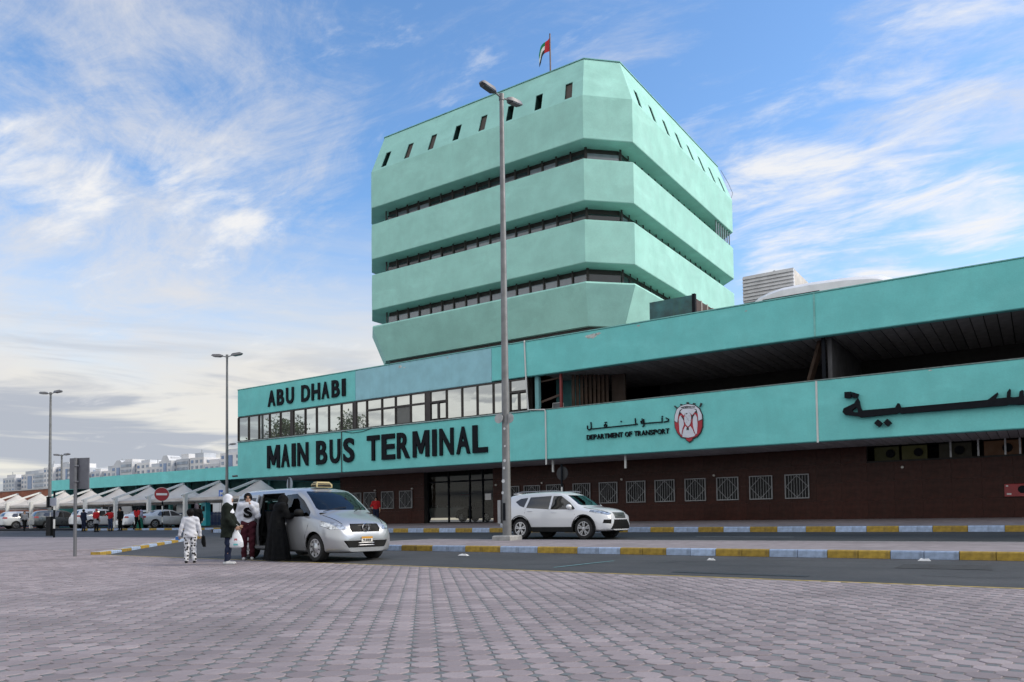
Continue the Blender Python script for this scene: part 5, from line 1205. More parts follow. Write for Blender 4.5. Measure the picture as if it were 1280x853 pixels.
    for kind, mat, o in clothes:
        if kind == 'top':
            hem, cut, e = o.get('hem', .86), o.get('sleeve', .97), o.get('e', .022)
            def f(P):
                d = su(torso(P, e), arm(P, 'R', e*.85, cut), arm(P, 'L', e*.85, cut), k=.035)
                if hem < .86: d = su(d, cone(P, J['pel'], (J['pel'][0], J['pel'][1], hem-.05), .165+e, .175+e+o.get('flare', 0), (1, .78, 1)), k=.05)
                if o.get('belly'): d = su(d, ell(P, J['pel']+np.array((0, .02, .12)), (.19+e, .15+e, .25)), k=.05)
                d = d+fold(P, .005); d = np.maximum(d, hem-P[..., 2])
                return np.maximum(d, -cone(P, J['neck']+(hd-J['neck'])*.05, hd, .062, .07))
        elif kind == 'legs':
            cut, e = o.get('cut', .96), o.get('e', .014)
            def f(P):
                d = su(leg(P, 'R', e, cut), leg(P, 'L', e, cut), k=.015); d = su(d, cone(P, J['hiR'], J['hiL'], .10+e, .10+e, (1, .95, 1)), cone(P, J['pel'], J['pel']+(J['chest']-J['pel'])*.25, .150+e, .14+e, (1, .72, 1)), k=.04)
                d = d+fold(P, .006); zc = J['pel'][2]+.12; return np.maximum(d, P[..., 2]-zc)
        elif kind == 'shoes':
            def f(P):
                ds = []
                for s in 'RL':
                    a = J['an'+s]; dr_ = np.array((0, 1, 0.)); b = a+dr_*.16-np.array((0, 0, .05)); c = a-dr_*.04-np.array((0, 0, .045))
                    ds.append(np.maximum(su(cone(P, c, b, .042, .036), cone(P, a, a-np.array((0, 0, .04)), .045, .045), k=.02), -(P[..., 2]-(a[2]-.085))))
                return np.minimum(*ds)
        elif kind == 'skirt':
            r1, z1 = o.get('r', .30), o.get('z', .05); top = o.get('top', J['pel'][2]+.1)
            def f(P):
                ang = np.arctan2(P[..., 1], P[..., 0]); t = np.clip((top-P[..., 2])/(top-z1), 0, 1)
                c = J['pel']+(np.array((o.get('dx', 0), o.get('dy', 0), 0)))*1.0
                cx_ = J['pel'][0]+t*o.get('dx', 0); cy_ = J['pel'][1]+t*o.get('dy', 0)
                rad = .155+(r1-.155)*t**.9+.018*t*np.sin(ang*9+ph[2])+.012*t*np.sin(ang*15+ph[3]+P[..., 2]*3)
                d = (np.sqrt(((P[..., 0]-cx_)/1.0)**2+((P[..., 1]-cy_)/.82)**2)-rad)*.8
                return np.maximum(np.maximum(d, P[..., 2]-top), z1-P[..., 2])
        elif kind == 'hijab':
            drape = o.get('drape', 1.30)
            def f(P):
                d = su(headf(P, .02), cone(P, hd-np.array((0, .03, .04)), J['neck']+np.array((0, -.005, -.02)), .088, .098), cone(P, J['neck']+np.array((0, 0, 0)), J['neck']+np.array((0, .02, drape-1.45)), .11, .165, (1, .75, 1)), k=.04)+fold(P, .004)
                d = np.maximum(d, drape-.06-P[..., 2]+.25*np.abs(P[..., 0]))
                return np.maximum(d, -ell(P, hp(0, .12, -.005), (.058, .08, .085)))
        elif kind == 'veil':     # black over-garment hood, face hidden
            def f(P): return su(headf(P, .03), cone(P, hd-np.array((0, .02, .04)), J['neck'], .09, .12), cone(P, J['neck'], J['chest'], .14, .20, (1, .8, 1)), k=.06)+fold(P, .004)
        elif kind == 'hair':
            st = o.get('style', 'short')
            def f(P):
                vv = o.get('vol', 0); d = ell(P, hp(0, -.025, .03), (.092+vv, .108+vv, .108+vv)); d = np.maximum(d, -np.maximum(ell(P, hp(0, .10, -.03), (.075, .085, .10)), -1)); d = np.maximum(d, hd[2]-.06-P[..., 2]+.5*(P[..., 1]-hd[1]))
                if st == 'bun': d = np.minimum(d, ell(P, hp(0, -.09, .08), (.045, .045, .045)))
                if st == 'long': d = su(d, cone(P, hp(0, -.07, 0), hp(0, -.10, -.26), .075, .05), k=.03)
                return d+.004*np.sin(P[..., 0]*150)*np.sin(P[..., 2]*60)
        elif kind == 'cap':
            def f(P): return np.minimum(np.maximum(ell(P, hp(0, -.01, .04), (.092, .108, .10)), hd[2]+.03-P[..., 2]), ell(P, hp(0, .10, .045), (.06, .07, .012)))
        elif kind == 'sash':
            def f(P): return np.maximum(np.abs(P[..., 2]-o['z'])-o.get('w', .05), torso(P, .045))
        elif kind == 'glasses':
            def f(P): return np.minimum(np.minimum(ell(P, hp(.034, .092, .012), (.027, .014, .020)), ell(P, hp(-.034, .092, .012), (.027, .014, .020))), cone(P, hp(-.075, .05, .016), hp(.075, .05, .016), .006, .006))
        lo2, hi2 = bounds(J, .24); 
        if kind == 'skirt': lo2 = np.minimum(lo2, (-o.get('r', .3)-.1-abs(o.get('dx', 0)), -o.get('r', .3)-.1-abs(o.get('dy', 0)), z1-.05)); hi2 = np.maximum(hi2, (o.get('r', .3)+.1+abs(o.get('dx', 0)), o.get('r', .3)+.1+abs(o.get('dy', 0)), 0))
        hh = h*.6 if kind in ('glasses', 'cap', 'shoes', 'hair') else h*.9
        if kind in ('hair', 'cap', 'glasses', 'hijab', 'veil'): lo2 = np.minimum(hd-np.array((.3, .3, .5)), hd); hi2 = hd+np.array((.25, .25, .2))
        if kind == 'shoes': A = np.array([J['anR'], J['anL']]); lo2, hi2 = A.min(0)-.25, A.max(0)+.25
        if kind == 'legs': hi2[2] = J['pel'][2]+.16
        if kind == 'top': lo2[2] = max(lo2[2], hem-.06); hi2[2] = J['neck'][2]+.08
        if kind == 'sash': lo2[2] = o['z']-.1; hi2[2] = o['z']+.1
        v, fc = nets(f, lo2, hi2, hh)
        if len(fc): to_obj({'top': 'shirt', 'legs': 'trousers', 'veil': 'hood'}.get(o.get('name', kind), o.get('name', kind)), v, fc, [mat], root)
    return root
def rz_to(dx, dy): return math.atan2(-dx, dy)
C_W = fabric('white', (.58, .60, .66)); C_OL = fabric('olive', (.010, .014, .011)); C_NV = fabric('navy', (.014, .020, .045)); C_HJ = fabric('hijab_white', (.66, .69, .76)); C_MR = fabric('maroon', (.055, .012, .02))
C_BK = fabric('black', (.0045, .005, .006)); C_GR = fabric('grey', (.24, .25, .27)); C_RD = fabric('red', (.42, .02, .025)); C_SN = fabric('sneaker', (.46, .47, .49)); C_SW = fabric('sweatshirt', (.52, .55, .62)); C_BS = fabric('black_shoe', (.012, .012, .013))
C_JN = fabric('jeans', (.03, .045, .09)); C_GN = fabric('green', (.02, .14, .10)); C_LV = fabric('lavender', (.30, .30, .42)); C_YL = fabric('olive_yellow', (.26, .22, .03))
def dots_mat():
    m = bpy.data.materials.new('polka_dot'); m.use_nodes = True; t = NT(m.node_tree); b = m.node_tree.nodes['Principled BSDF']
    v = t.new('ShaderNodeTexVoronoi'); t.l.new(t.new('ShaderNodeTexCoord').outputs['Object'], v.inputs['Vector']); v.inputs['Scale'].default_value = 10; v.inputs['Randomness'].default_value = .6
    t.l.new(t.mix(t.rng(v.outputs['Distance'], .33, .38), (.015, .015, .018, 1), (.60, .62, .66, 1)), b.inputs['Base Color']); b.inputs['Roughness'].default_value = .9; return m
DOTS = dots_mat()
# the four at the van
pc = make_person('child seen from behind in white top and black dotted white trousers', (-17.65, 11.42, 0), rz_to(-.84, .54), 1.34, dict(head=(0, .0, 1.60), elR=(.26, -.02, 1.12), wrR=(.29, .03, .88), elL=(-.27, -.02, 1.13), wrL=(-.32, .02, .89), anR=(.12, -.02, .085), anL=(-.12, -.02, .085)),
    [('top', C_W, dict(hem=.83, e=.026)), ('legs', DOTS, dict(e=.026)), ('shoes', C_BS, {}), ('hair', HAIR, dict(vol=.022))], curl=.9)
pw = make_person('woman in white headscarf, dark green jacket and jeans holding a plastic bag', (-16.03, 11.36, 0), rz_to(.72, .69), 1.68, dict(elR=(.22, .02, 1.12), wrR=(.20, .20, .93), elL=(-.21, .02, 1.12), wrL=(-.16, .22, .95), chest=(0, -.02, 1.30)),
    [('top', C_OL, dict(hem=.66, e=.034, flare=.02, belly=1)), ('legs', C_NV, dict(e=.010)), ('shoes', C_SN, {}), ('hijab', C_HJ, dict(drape=1.28))], sex='f', curl=1.1)
pm_ = make_person('young man facing us in pale sweatshirt with black letter, hand at his mouth', (-17.45, 12.98, 0), rz_to(.80, -.60), 1.78, dict(elL=(-.24, .10, 1.12), wrL=(-.06, .21, 1.42), elR=(.235, -.03, 1.12), wrR=(.23, .06, .88)),
    [('top', C_SW, dict(hem=.90, e=.036)), ('legs', C_MR, dict(e=.022)), ('shoes', C_SN, {}), ('hair', HAIR, dict(style='bun', vol=.012)), ('glasses', M('sunglass_black', (.01, .01, .01), .15), {})], curl=.8)
pa = make_person('woman in a full black robe leaning to the open van door', (-16.28, 13.0, 0), rz_to(.30, .95), 1.72, dict(chest=(0, .07, 1.29), neck=(0, .12, 1.44), head=(0, .17, 1.57), shR=(.175, .08, 1.39), shL=(-.175, .08, 1.39), elR=(.26, .18, 1.15), wrR=(.20, .42, 1.16), elL=(-.26, .14, 1.12), wrL=(-.22, .30, 1.0)),
    [('top', C_BK, dict(hem=.80, e=.055, flare=.05, name='robe')), ('skirt', C_BK, dict(r=.40, z=.035, top=1.30)), ('shoes', fabric('sandal', (.45, .42, .38)), {}), ('veil', C_BK, {})], sex='f')
# sweatshirt letter, bag, things in the child's hands
def in_frame(root, name, me_obj): me_obj.parent = root; return me_obj
SL_ = glyph_mesh('S', 1, .05); co = np.empty(len(SL_.vertices)*3); SL_.vertices.foreach_get('co', co); co = co.reshape(-1, 3); mn, mx = co.min(0), co.max(0); u = (co-mn)/(mx-mn)
xx_ = (.5-u[:, 0])*.22; out = np.stack([xx_, .158-.55*xx_**2*2+.012*u[:, 2]-.10*np.maximum(0, .35-u[:, 1])*.3, 1.08+u[:, 1]*.27], 1); SL_.vertices.foreach_set('co', out.ravel()); SL_.materials.append(C_BK); SL_.update(); obj('shirt_letter', SL_, pm_)
bagm = M('bag_plastic', (.62, .65, .70), .35, var=.1, scale=12, bump=.6, bscale=25)
bg_ = thing('plastic_bag', 'white plastic carrier bag hanging from the woman’s hand', 'bag', (-15.80, 11.42, .40), rz_to(.72, .69)+R(90), local=True)
mb = MB(); rr = []
for z, wx, wy in ((0, .13, .05), (.03, .165, .075), (.15, .16, .07), (.28, .12, .05), (.38, .055, .03), (.46, .022, .018)):
    rr.append([((wx)*math.cos(a)*(1+.06*math.sin(5*a+z*20)), wy*math.sin(a)*(1+.1*math.sin(4*a+z*9)), z) for a in [2*math.pi*i/20 for i in range(20)]])
mb.loft(rr); mb.build('sack', bagm, bg_, 60); MB().tube([(-.02, 0, .45), (-.05, 0, .52), (0, 0, .56), (.05, 0, .52), (.02, 0, .45)], .008, 6).build('handle', bagm, bg_)
MB().box(-.05, .05, -.080, -.0765, .06, .10).build('print', M('print_teal', (.10, .40, .42), .5), bg_); MB().box(-.03, .035, -.070, -.0665, .17, .22).build('print', M('print_red', (.45, .12, .14), .5), bg_)
pu = thing('dark_pouch', 'small black pouch dangling from the child’s right hand', 'pouch', (-17.40, 11.62, .40), R(20), local=True)
MB().loft([[(-.03, -.02, .27), (.03, -.02, .27), (.03, .02, .27), (-.03, .02, .27)], [(-.05, -.025, .12), (.05, -.025, .12), (.05, .025, .12), (-.05, .025, .12)], [(.0, -.02, 0), (.06, -.02, 0), (.06, .02, 0), (.0, .02, 0)]]).build('sack', C_BK, pu, 40)
MB().tube([(-.02, 0, .26), (0, 0, .30), (.02, 0, .26)], .006, 5).build('loop', C_BK, pu)
bt = thing('blue_packet', 'small bright blue packet in the child’s left hand', 'packet', (-17.88, 11.22, .58), R(40), local=True)
MB().bbox(-.05, .05, -.02, .02, 0, .09, .012).build('wrapper', M('packet_blue', (.03, .16, .50), .4), bt); MB().box(-.04, .04, -.019, .019, .0905, .10).build('flap', WHT, bt)
# inside the van
vm = Matrix.Translation((-16.50, 14.28, -.002)) @ Matrix.Rotation(VAN_RZ, 4, 'Z')
def in_van(x, y, z): p = vm @ Vector((x, y, z)); return tuple(p)
make_person('person in black with a yellow band seated inside the open van', in_van(-.62, -.42, .72), R(-98), 1.66, SIT, [('top', C_BK, dict(hem=.0, e=.03)), ('legs', C_BK, {}), ('shoes', C_BS, {}), ('hair', HAIR, {}), ('sash', C_YL, dict(z=.42, w=.045))], h=.027, sex='f')
make_person('driver in a pale shirt behind the van windscreen', in_van(.80, .42, .74), R(-98), 1.72, dict(SIT, wrR=(.12, .36, .50), wrL=(-.12, .36, .50)), [('top', C_W, dict(hem=.0, e=.02)), ('legs', C_NV, {}), ('shoes', C_BS, {}), ('hair', HAIR, {})], h=.027)
make_person('person in a red shirt standing by the dark terminal wall', (-31.2, 31.8, .735), rz_to(.6, -.8), 1.62, dict(elR=(.30, -.08, 1.16), wrR=(.14, .0, .98)), [('top', C_RD, dict(hem=.88, sleeve=.5)), ('legs', C_NV, {}), ('shoes', C_BS, {}), ('hair', HAIR, {})], h=.027)
# people crossing towards the parked cars
FG = 'people walking by the parking row'
far = [('walking man in grey shirt and dark trousers at the far left', -72.2, 31.0, rz_to(1, -.1), 1.72, WALK, C_GR, C_BK, {}, 'hair', HAIR),
       ('person in dark navy clothes behind the grey sign pole', -60.6, 30.2, rz_to(-.3, .9), 1.70, {}, C_NV, C_NV, {}, 'hair', HAIR),
       ('person in red shirt and red cap with a grey jacket tied round the waist', -56.98, 29.3, rz_to(-.4, .9), 1.68, {}, C_RD, C_BK, {'tie': 1}, 'cap', C_RD),
       ('person in red shirt and jeans with an arm held out', -57.2, 30.45, rz_to(-.5, .8), 1.62, dict(elL=(-.40, .05, 1.30), wrL=(-.62, .12, 1.25)), C_RD, C_JN, {}, 'hair', HAIR),
       ('person in black top with red sleeves beside the person in jeans', -57.2, 31.2, rz_to(.3, -.9), 1.72, {}, C_BK, C_BK, {}, 'hair', HAIR),
       ('person with long hair in red shirt and black trousers near the no entry sign', -55.6, 31.6, rz_to(-.4, .9), 1.74, dict(WALK), C_RD, C_BK, {}, 'long', HAIR),
       ('woman in lavender top and long green skirt before the saloon', -56.6, 32.4, rz_to(-.2, .9), 1.76, {}, C_LV, C_GN, {'skirt': 1}, 'long', HAIR)]
for lb, x, y, rz_, ht, ps, c1, c2, ex, hr, hm in far:
    cl = [('top', c1, dict(hem=.86, sleeve=.45 if c1 is C_RD else .95)), ('legs', c2, {}), ('shoes', C_BS, {}), ('hair' if hr != 'cap' else 'cap', hm, dict(style=hr))]
    if ex.get('skirt'): cl[1] = ('skirt', c2, dict(r=.26, z=.10))
    if ex.get('tie'): cl.append(('skirt', C_GR, dict(r=.24, z=.62, top=1.0, name='tied_jacket')))
    make_person(lb, (x, y, ground_z(y)-.012), rz_, ht, ps, cl, FG, h=.032)
make_person('woman in dark clothes and headscarf on the side street behind the child', (-34.5, 22.66, ground_z(22.66)-.012), rz_to(-.9, .3), 1.72, WALK, [('top', C_BK, dict(hem=.7, e=.03)), ('legs', C_BK, {}), ('shoes', C_BS, {}), ('hijab', fabric('dark_scarf', (.09, .08, .10)), dict(drape=1.30))], h=.02, sex='f')
# ------------------------------------------------------------------ street furniture
CONC = M('concrete', (.34, .34, .33), .85, var=.18, scale=5, bump=.4, bscale=30)
LPOLE = M('lamp_pole_paint', (.19, .195, .20), .55, metal=.3, var=.14, scale=3, streak=.35, streak_col=(.16, .15, .14))
LHEAD = M('lamp_head', (.17, .17, .18), .45, metal=.3, var=.1)
LGLS = M('lamp_glass', (.12, .13, .14), .15, var=.2)
def lamp_post(label, x, y, z0, z1, r0, r1, heads, base=None, group='street lamps', disc=None, extras=False, hl=1.0):
    t = thing('street_lamp', label, 'street lamp', (x, y, z0), 0, group)
    if base: T().bbox(x-base, x+base, y-base, y+base, z0-.05, z0+.2, .04).build('base_block', CONC, t)
    zb = z0+.15 if base else z0-.03
    prof = [(r0, zb), (r0, zb+1.3), (r0*.93, zb+1.4), (r1, z1-.1), (r1*1.25, z1-.1), (r1*1.25, z1+.12), (0, z1+.14)]
    T().lathe([(r, h-zb) for r, h in prof], (x, y, zb), 'z', 12).build('pole', LPOLE, t, 40)
    for dx, dy in heads:
        d = Vector((dx, dy, 0)); L_ = d.length; d.normalize(); n = Vector((-d.y, d.x, 0)); w_ = .19*hl
        hd_ = T().tube([(x, y, z1-.02), (x+d.x*L_*.42, y+d.y*L_*.42, z1+.06)], .04*hl, 8)
        hd_ = hd_.build('arm', LPOLE, t, 40)
        def at(u, v, z): p = Vector((x, y, z))+d*u+n*v; return tuple(p)
        a, b = L_*.35, L_*.35+1.0*hl; zc = z1+.07
        T().loft([[at(a, -.06*hl, zc-.03), at(a, .06*hl, zc-.03), at(a, .06*hl, zc+.05), at(a, -.06*hl, zc+.05)], [at(a+.2*hl, -w_, zc-.05), at(a+.2*hl, w_, zc-.05), at(a+.2*hl, w_*.7, zc+.14*hl), at(a+.2*hl, -w_*.7, zc+.14*hl)],
                  [at(b-.15*hl, -w_, zc), at(b-.15*hl, w_, zc), at(b-.15*hl, w_*.7, zc+.18*hl), at(b-.15*hl, -w_*.7, zc+.18*hl)], [at(b, -w_*.6, zc+.04), at(b, w_*.6, zc+.04), at(b, w_*.5, zc+.12*hl), at(b, -w_*.5, zc+.12*hl)]]).build('lamp_head', LHEAD, hd_, 30)
        T().loft([[at(a+.25*hl, -w_*.8, zc-.075), at(b-.18*hl, -w_*.8, zc-.03), at(b-.18*hl, w_*.8, zc-.03), at(a+.25*hl, w_*.8, zc-.075)], [at(a+.25*hl, -w_*.85, zc-.04), at(b-.18*hl, -w_*.85, zc+.0), at(b-.18*hl, w_*.85, zc+.0), at(a+.25*hl, w_*.85, zc-.04)]]).build('lens', LGLS, hd_)
    return t
zi = ground_z(YI0)+.15+.02
big_l = lamp_post('tall weathered lamp post on the median rising before the tower', -15.14, 21.75, zi-.03, 15.78, .155, .075, [(-.12, -.8), (.12, .85)], .37, group=None, hl=.74)
T().loft([[(-15.14-.05, 21.75-.165+.0, .95+.0), (-15.14+.05, 21.75-.165, .95), (-15.14+.05, 21.75-.15, .95), (-15.14-.05, 21.75-.15, .95)], [(-15.14-.05, 21.75-.163, 1.55), (-15.14+.05, 21.75-.163, 1.55), (-15.14+.05, 21.75-.148, 1.55), (-15.14-.05, 21.75-.148, 1.55)]]).build('access_hatch', BLK, big_l)
T().box(-15.42, -15.30, 21.6, 21.72, .85, 1.65).build('switch_box', STEEL, big_l)
for k, (z, s) in enumerate(((1.9, .10), (2.3, .13), (2.75, .09), (3.0, .11), (3.5, .07), (4.1, .09))):
    s *= .55; a = R(-20+12*k); rr_ = .150; T().lathe([(0, 0), (s, 0), (s, .003), (0, .003)], (-15.14+.06*math.sin(a*3), 21.75-rr_-.004, z), 'y', 6).build('sticker', M('sticker_white', (.62, .64, .66), .7), big_l)
for s in (-1, 1): T().lathe([(0, -.01), (.17, -.01), (.17, .01), (0, .01)], (-15.14+s*.26*.6+.03, 21.62+.1*s, 4.46), 'y', 18).build('round_plate', STEEL, big_l)
lamp_post('slim two armed lamp post left of the terminal corner', -40.75, 28.8, .62, 11.15, .10, .06, [(.8, .3), (-.8, -.3)], hl=.75)
lamp_post('two armed lamp post above the parking row beside the sign back', -74.3, 34.0, .70, 13.0, .16, .09, [(1.1, .25), (-1.1, -.25)], hl=1.0)
lamp_post('distant short mast with lamp above the turquoise shed', -95.5, 45, .7, 9.2, .12, .10, [(.9, .2), (-.9, -.2)])
lamp_post('distant lamp post just left of the terminal corner', -84.8, 60, .7, 10.8, .12, .08, [(1.0, .2)])
# sign backs and signs
SGB = M('sign_back_grey', (.135, .14, .165), .55, metal=.3, var=.12, scale=3)
def striped(t, x, y, z0, z1, r=.035, n=6, c0=0):
    for k in range(n):
        a, b = z0+(z1-z0)*k/n, z0+(z1-z0)*(k+1)/n
        T().tube([(x, y, a), (x, y, b-.001)], r, 8).build('pole_band', [BLK, WHT][(k+c0) % 2], t, True)
s1 = thing('traffic_sign', 'tall rectangular grey sign back on a grey pole at the plaza edge', 'sign', (-25.0, 12.2, 0))
T().tube([(-25.0, 12.2, -.02), (-25.0, 12.2, 3.1)], .05, 10).build('pole', M('sign_pole_grey', (.16, .165, .18), .5, metal=.4, var=.1), s1, True)
dq = Vector((.93, .36)); T().loft([[(-25.0-dq.x*.30+.0, 12.2-dq.y*.30+.06, z), (-25.0+dq.x*.42, 12.2+dq.y*.42+.06, z), (-25.0+dq.x*.42, 12.2+dq.y*.42+.085, z), (-25.0-dq.x*.30, 12.2-dq.y*.30+.085, z)] for z in (2.12, 3.1)]).build('sign_plate', SGB, s1)
for z in (2.35, 2.85): T().box(-25.08, -24.92, 12.14, 12.27, z-.02, z+.02).build('bracket', SGB, s1)
s2 = thing('marker_post', 'black and white striped post with small sign box on the paving', 'sign', (-48.6, 22.5, ground_z(22.5)))
striped(s2, -48.6, 22.5, ground_z(22.5)-.02, 3.0, .06, 5)
T().box(-49.0, -48.2, 22.40, 22.44, 2.15, 2.62).build('sign_plate', M('pale_plate', (.30, .33, .40), .6), s2); T().box(-49.15, -48.95, 22.3, 22.5, 2.05, 2.7).build('lamp_box', TRIM, s2); T().box(-49.3, -48.75, 22.35, 22.6, .35, 1.5).build('switch_box', TRIM, s2)
s3 = thing('no_entry_sign', 'round red no entry sign with white bar on a striped pole', 'sign', (-54.93, 33.2, .68))
striped(s3, -54.93, 33.2, .66, 2.75, .05, 5)
ct = Vector((-54.93, 33.14, 3.22)); vd = Vector((.86, -.51, 0)); sd_ = Vector((.51, .86, 0))
def disc(c, r, d, th, n=28):
    m = T(); s = Vector((-d.y, d.x, 0)); ring = lambda o: [tuple(c+d*o+s*(r*math.cos(2*math.pi*k/n))+Vector((0, 0, r*math.sin(2*math.pi*k/n)))) for k in range(n)]
    m.loft([ring(0), ring(th)]); return m
disc(ct, .53, vd, .03).build('rim', WHT, s3); disc(ct+vd*.032, .50, vd, .01).build('red_disc', M('sign_red', (.30, .012, .022), .45), s3)
m = T(); q = Vector((-vd.y, vd.x, 0)); c = ct+vd*.044
m.loft([[tuple(c+q*a+Vector((0, 0, b))+vd*o) for a, b in ((-.38, -.08), (.38, -.08), (.38, .08), (-.38, .08))] for o in (0, .008)]); m.build('white_bar', M('sign_white', (.72, .73, .76), .5), s3)
s4 = thing('round_sign', 'round pale sign back on a pole behind the van roof', 'sign', (-35.3, 29.0, .64))
T().tube([(-35.3, 29, .62), (-35.3, 29, 3.5)], .035, 8).build('pole', BLK, s4, True); disc(Vector((-35.3, 29.05, 3.12)), .42, Vector((.3, .95, 0)).normalized(), .015).build('sign_plate', M('pale_blue_plate', (.30, .36, .42), .5), s4)
s5 = thing('round_sign', 'dark round sign back on a striped pole behind the white crossover', 'sign', (-17.0, 28.6, .62))
T().tube([(-17, 28.6, .6), (-17, 28.6, 2.35)], .04, 8).build('pole_band', WHT, s5); T().tube([(-17, 28.6, 2.351), (-17, 28.6, 3.35)], .04, 8).build('pole_band', BLK, s5); disc(Vector((-17.0, 28.65, 2.94)), .30, Vector((.1, .99, 0)).normalized(), .015).build('sign_plate', M('dark_plate', (.02, .021, .024), .6), s5)
pmr = thing('parking_meter', 'turquoise parking ticket machine with a tilted solar panel', 'ticket machine', (-54.2, 36, .78))
T().bbox(-53.9, -53.3, 35.8, 36.2, .79, 2.6, .06).build('cabinet', M('meter_turquoise', (.03, .36, .42), .4), pmr); T().beam((-54.1, 35.9, 2.75), (-53.0, 36.1, 2.95), .7, .06).build('solar_panel', M('solar', (.03, .04, .07), .2), pmr)
T().box(-53.75, -53.45, 35.785, 35.798, 1.9, 2.3).build('screen', TRIM, pmr); T().box(-53.7, -53.5, 35.785, 35.798, 1.2, 1.4).build('slot', WHT, pmr); T().box(-53.65, -53.55, 35.95, 36.05, 2.6, 2.85).build('bracket', STEEL, pmr)
ps_ = thing('parking_sign', 'small blue parking sign on a grey pole near the ticket machine', 'sign', (-51.6, 36, .78))
T().tube([(-51.6, 36, .78), (-51.6, 36, 3.4)], .04, 8).build('pole', STEEL, ps_); T().box(-51.85, -51.35, 35.93, 35.95, 2.85, 3.5).build('sign_plate', M('sign_blue', (.02, .11, .45), .5), ps_); letter('P', -51.7, -51.5, 3.05, 3.35, 35.929, WHT, ps_, .03, .006, 'sign_letter')

# ------------------------------------------------------------------ shade canopies over the parking row
def tent_mat():
    m = bpy.data.materials.new('tent_fabric'); m.use_nodes = True; t = NT(m.node_tree); t.n.clear()
    c = t.mix(t.rng(t.noise(t.new('ShaderNodeTexCoord').outputs['Object'], 1.2, 5), .3, .7), (.80, .755, .715, 1), (.88, .84, .80, 1))
    a = t.new('ShaderNodeBsdfDiffuse'); b = t.new('ShaderNodeBsdfTranslucent'); t.l.new(c, a.inputs[0]); t.l.new(c, b.inputs[0])
    mx = t.new('ShaderNodeMixShader'); mx.inputs[0].default_value = .38; t.l.new(a.outputs[0], mx.inputs[1]); t.l.new(b.outputs[0], mx.inputs[2])
    o = t.new('ShaderNodeOutputMaterial'); t.l.new(mx.outputs[0], o.inputs[0]); return m
TENT = tent_mat()
def tent_mesh():
    mb = MB(); n = 10; hw, dp = 2.5, 2.7
    def zz(u, v):   # u,v in [-1,1]; peaked cone with concave sides, edges hung low between the corners
        r = min(1, math.hypot(u, v)); edge = max(abs(u), abs(v))
        return .0+1.25*(1-r)**1.7+.10*(1-edge)
    P = [(hw*u, dp*v, zz(u, v)) for u in np.linspace(-1, 1, 2*n+1) for v in np.linspace(-1, 1, 2*n+1)]
    m = 2*n+1; mb.add(P, [(i*m+j, (i+1)*m+j, (i+1)*m+j+1, i*m+j+1) for i in range(m-1) for j in range(m-1)])
    # hanging hem
    edge = [(-hw, -dp), (hw, -dp), (hw, dp), (-hw, dp)]
    for k in range(4):
        a, b = edge[k], edge[(k+1) % 4]; mb.add([(a[0], a[1], 0), (b[0], b[1], 0), (b[0], b[1], -.22), (a[0], a[1], -.22)], [(0, 1, 2, 3)])
    return mb.mesh('canopy', TENT, 50)
tmesh = tent_mesh()
places = ['rightmost, half hidden by the woman in the headscarf', 'beside the lamp post, above the ticket machine', 'right of the no entry sign', 'just left of the no entry sign', 'above the people in red shirts', 'behind the person in the red cap', 'just right of the grey sign pole', 'above the dark grey estate car', 'left of the far lamp post', 'at the left edge of the photo']
for k in range(10):
    x = -49-5.0*k
    t = thing('shade_canopy', 'white pointed fabric shade canopy %s' % places[k], 'canopy', (x, 34.5, .78), 0, 'shade canopies over the parking row')
    o = obj('canopy', tmesh, t); o.location = (0, 3.0, 2.95-.78)
    T().box(x-.13, x+.13, 34.37, 34.63, .70, 3.25).build('post', WHT, t)
    T().beam((x, 34.5, 3.2), (x, 37.5, 4.3), .14, .16).build('arm', WHT, t); T().beam((x, 34.2, 3.1), (x, 34.6, 3.26), .12, .12).build('arm_end', WHT, t)
    T().tube([(x, 37.5, 4.15), (x, 37.5, 4.35)], .12, 8).build('peak_ring', STEEL, t)
    rim = T()
    for a, b in (((-2.5, -2.7), (2.5, -2.7)), ((-2.5, 2.7), (2.5, 2.7))): rim.beam((x+a[0]+.03, 37.5+a[1], 2.72), (x+b[0]-.03, 37.5+b[1], 2.72), .06, .06)
    rim.build('edge_rail', STEEL, t)
# ------------------------------------------------------------------ platform shed, brick wall, low wall, fence
sd_t = thing('platform_shed', 'long low turquoise bus platform roof with dark green wall behind the canopies', 'shed', (-62, 42, .79))
T().box(-87, -41.8, 40.0, 40.3, 4.65, 5.72).build('fascia', TQ, sd_t); T().box(-87, -41.8, 40.3, 58, 5.3, 5.45).build('roof', ROOF, sd_t)
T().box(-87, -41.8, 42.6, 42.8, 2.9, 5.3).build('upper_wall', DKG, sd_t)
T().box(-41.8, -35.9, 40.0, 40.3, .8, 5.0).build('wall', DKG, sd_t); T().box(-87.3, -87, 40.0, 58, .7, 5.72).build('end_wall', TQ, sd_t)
for k in range(16):
    x = -86.5+2.95*k; T().box(x-.15, x+.15, 42.3, 42.58, .79, 5.3).build('column', M('column_teal', (.05, .20, .20), .7), sd_t)
for k in range(15):
    x = -86.3+2.95*k
    if k % 4 == 2: continue
    T().box(x, x+2.6, 47, 47.1, .79, 2.9).build('wall_panel', [M('shed_teal_panel', (.05, .17, .18), .6, var=.2), M('shed_tan_panel', (.22, .19, .14), .7, var=.2), INT][k % 3], sd_t)
T().box(-160, -87.4, 45, 45.4, .7, 5.35).build('x', M('brick_orange', (.30, .11, .065), .85, var=.2, scale=1.5, world=True)).name = 'brick_wall'
bw = bpy.data.objects['brick_wall']; tag(bw, 'long plain orange brown wall at the far left behind the canopies', 'wall')
wc = T().box(-160, -87.4, 44.9, 45.5, 5.352, 5.5).build('wall_coping', M('coping_pale', (.5, .5, .5), .8), None); wc.parent = bw
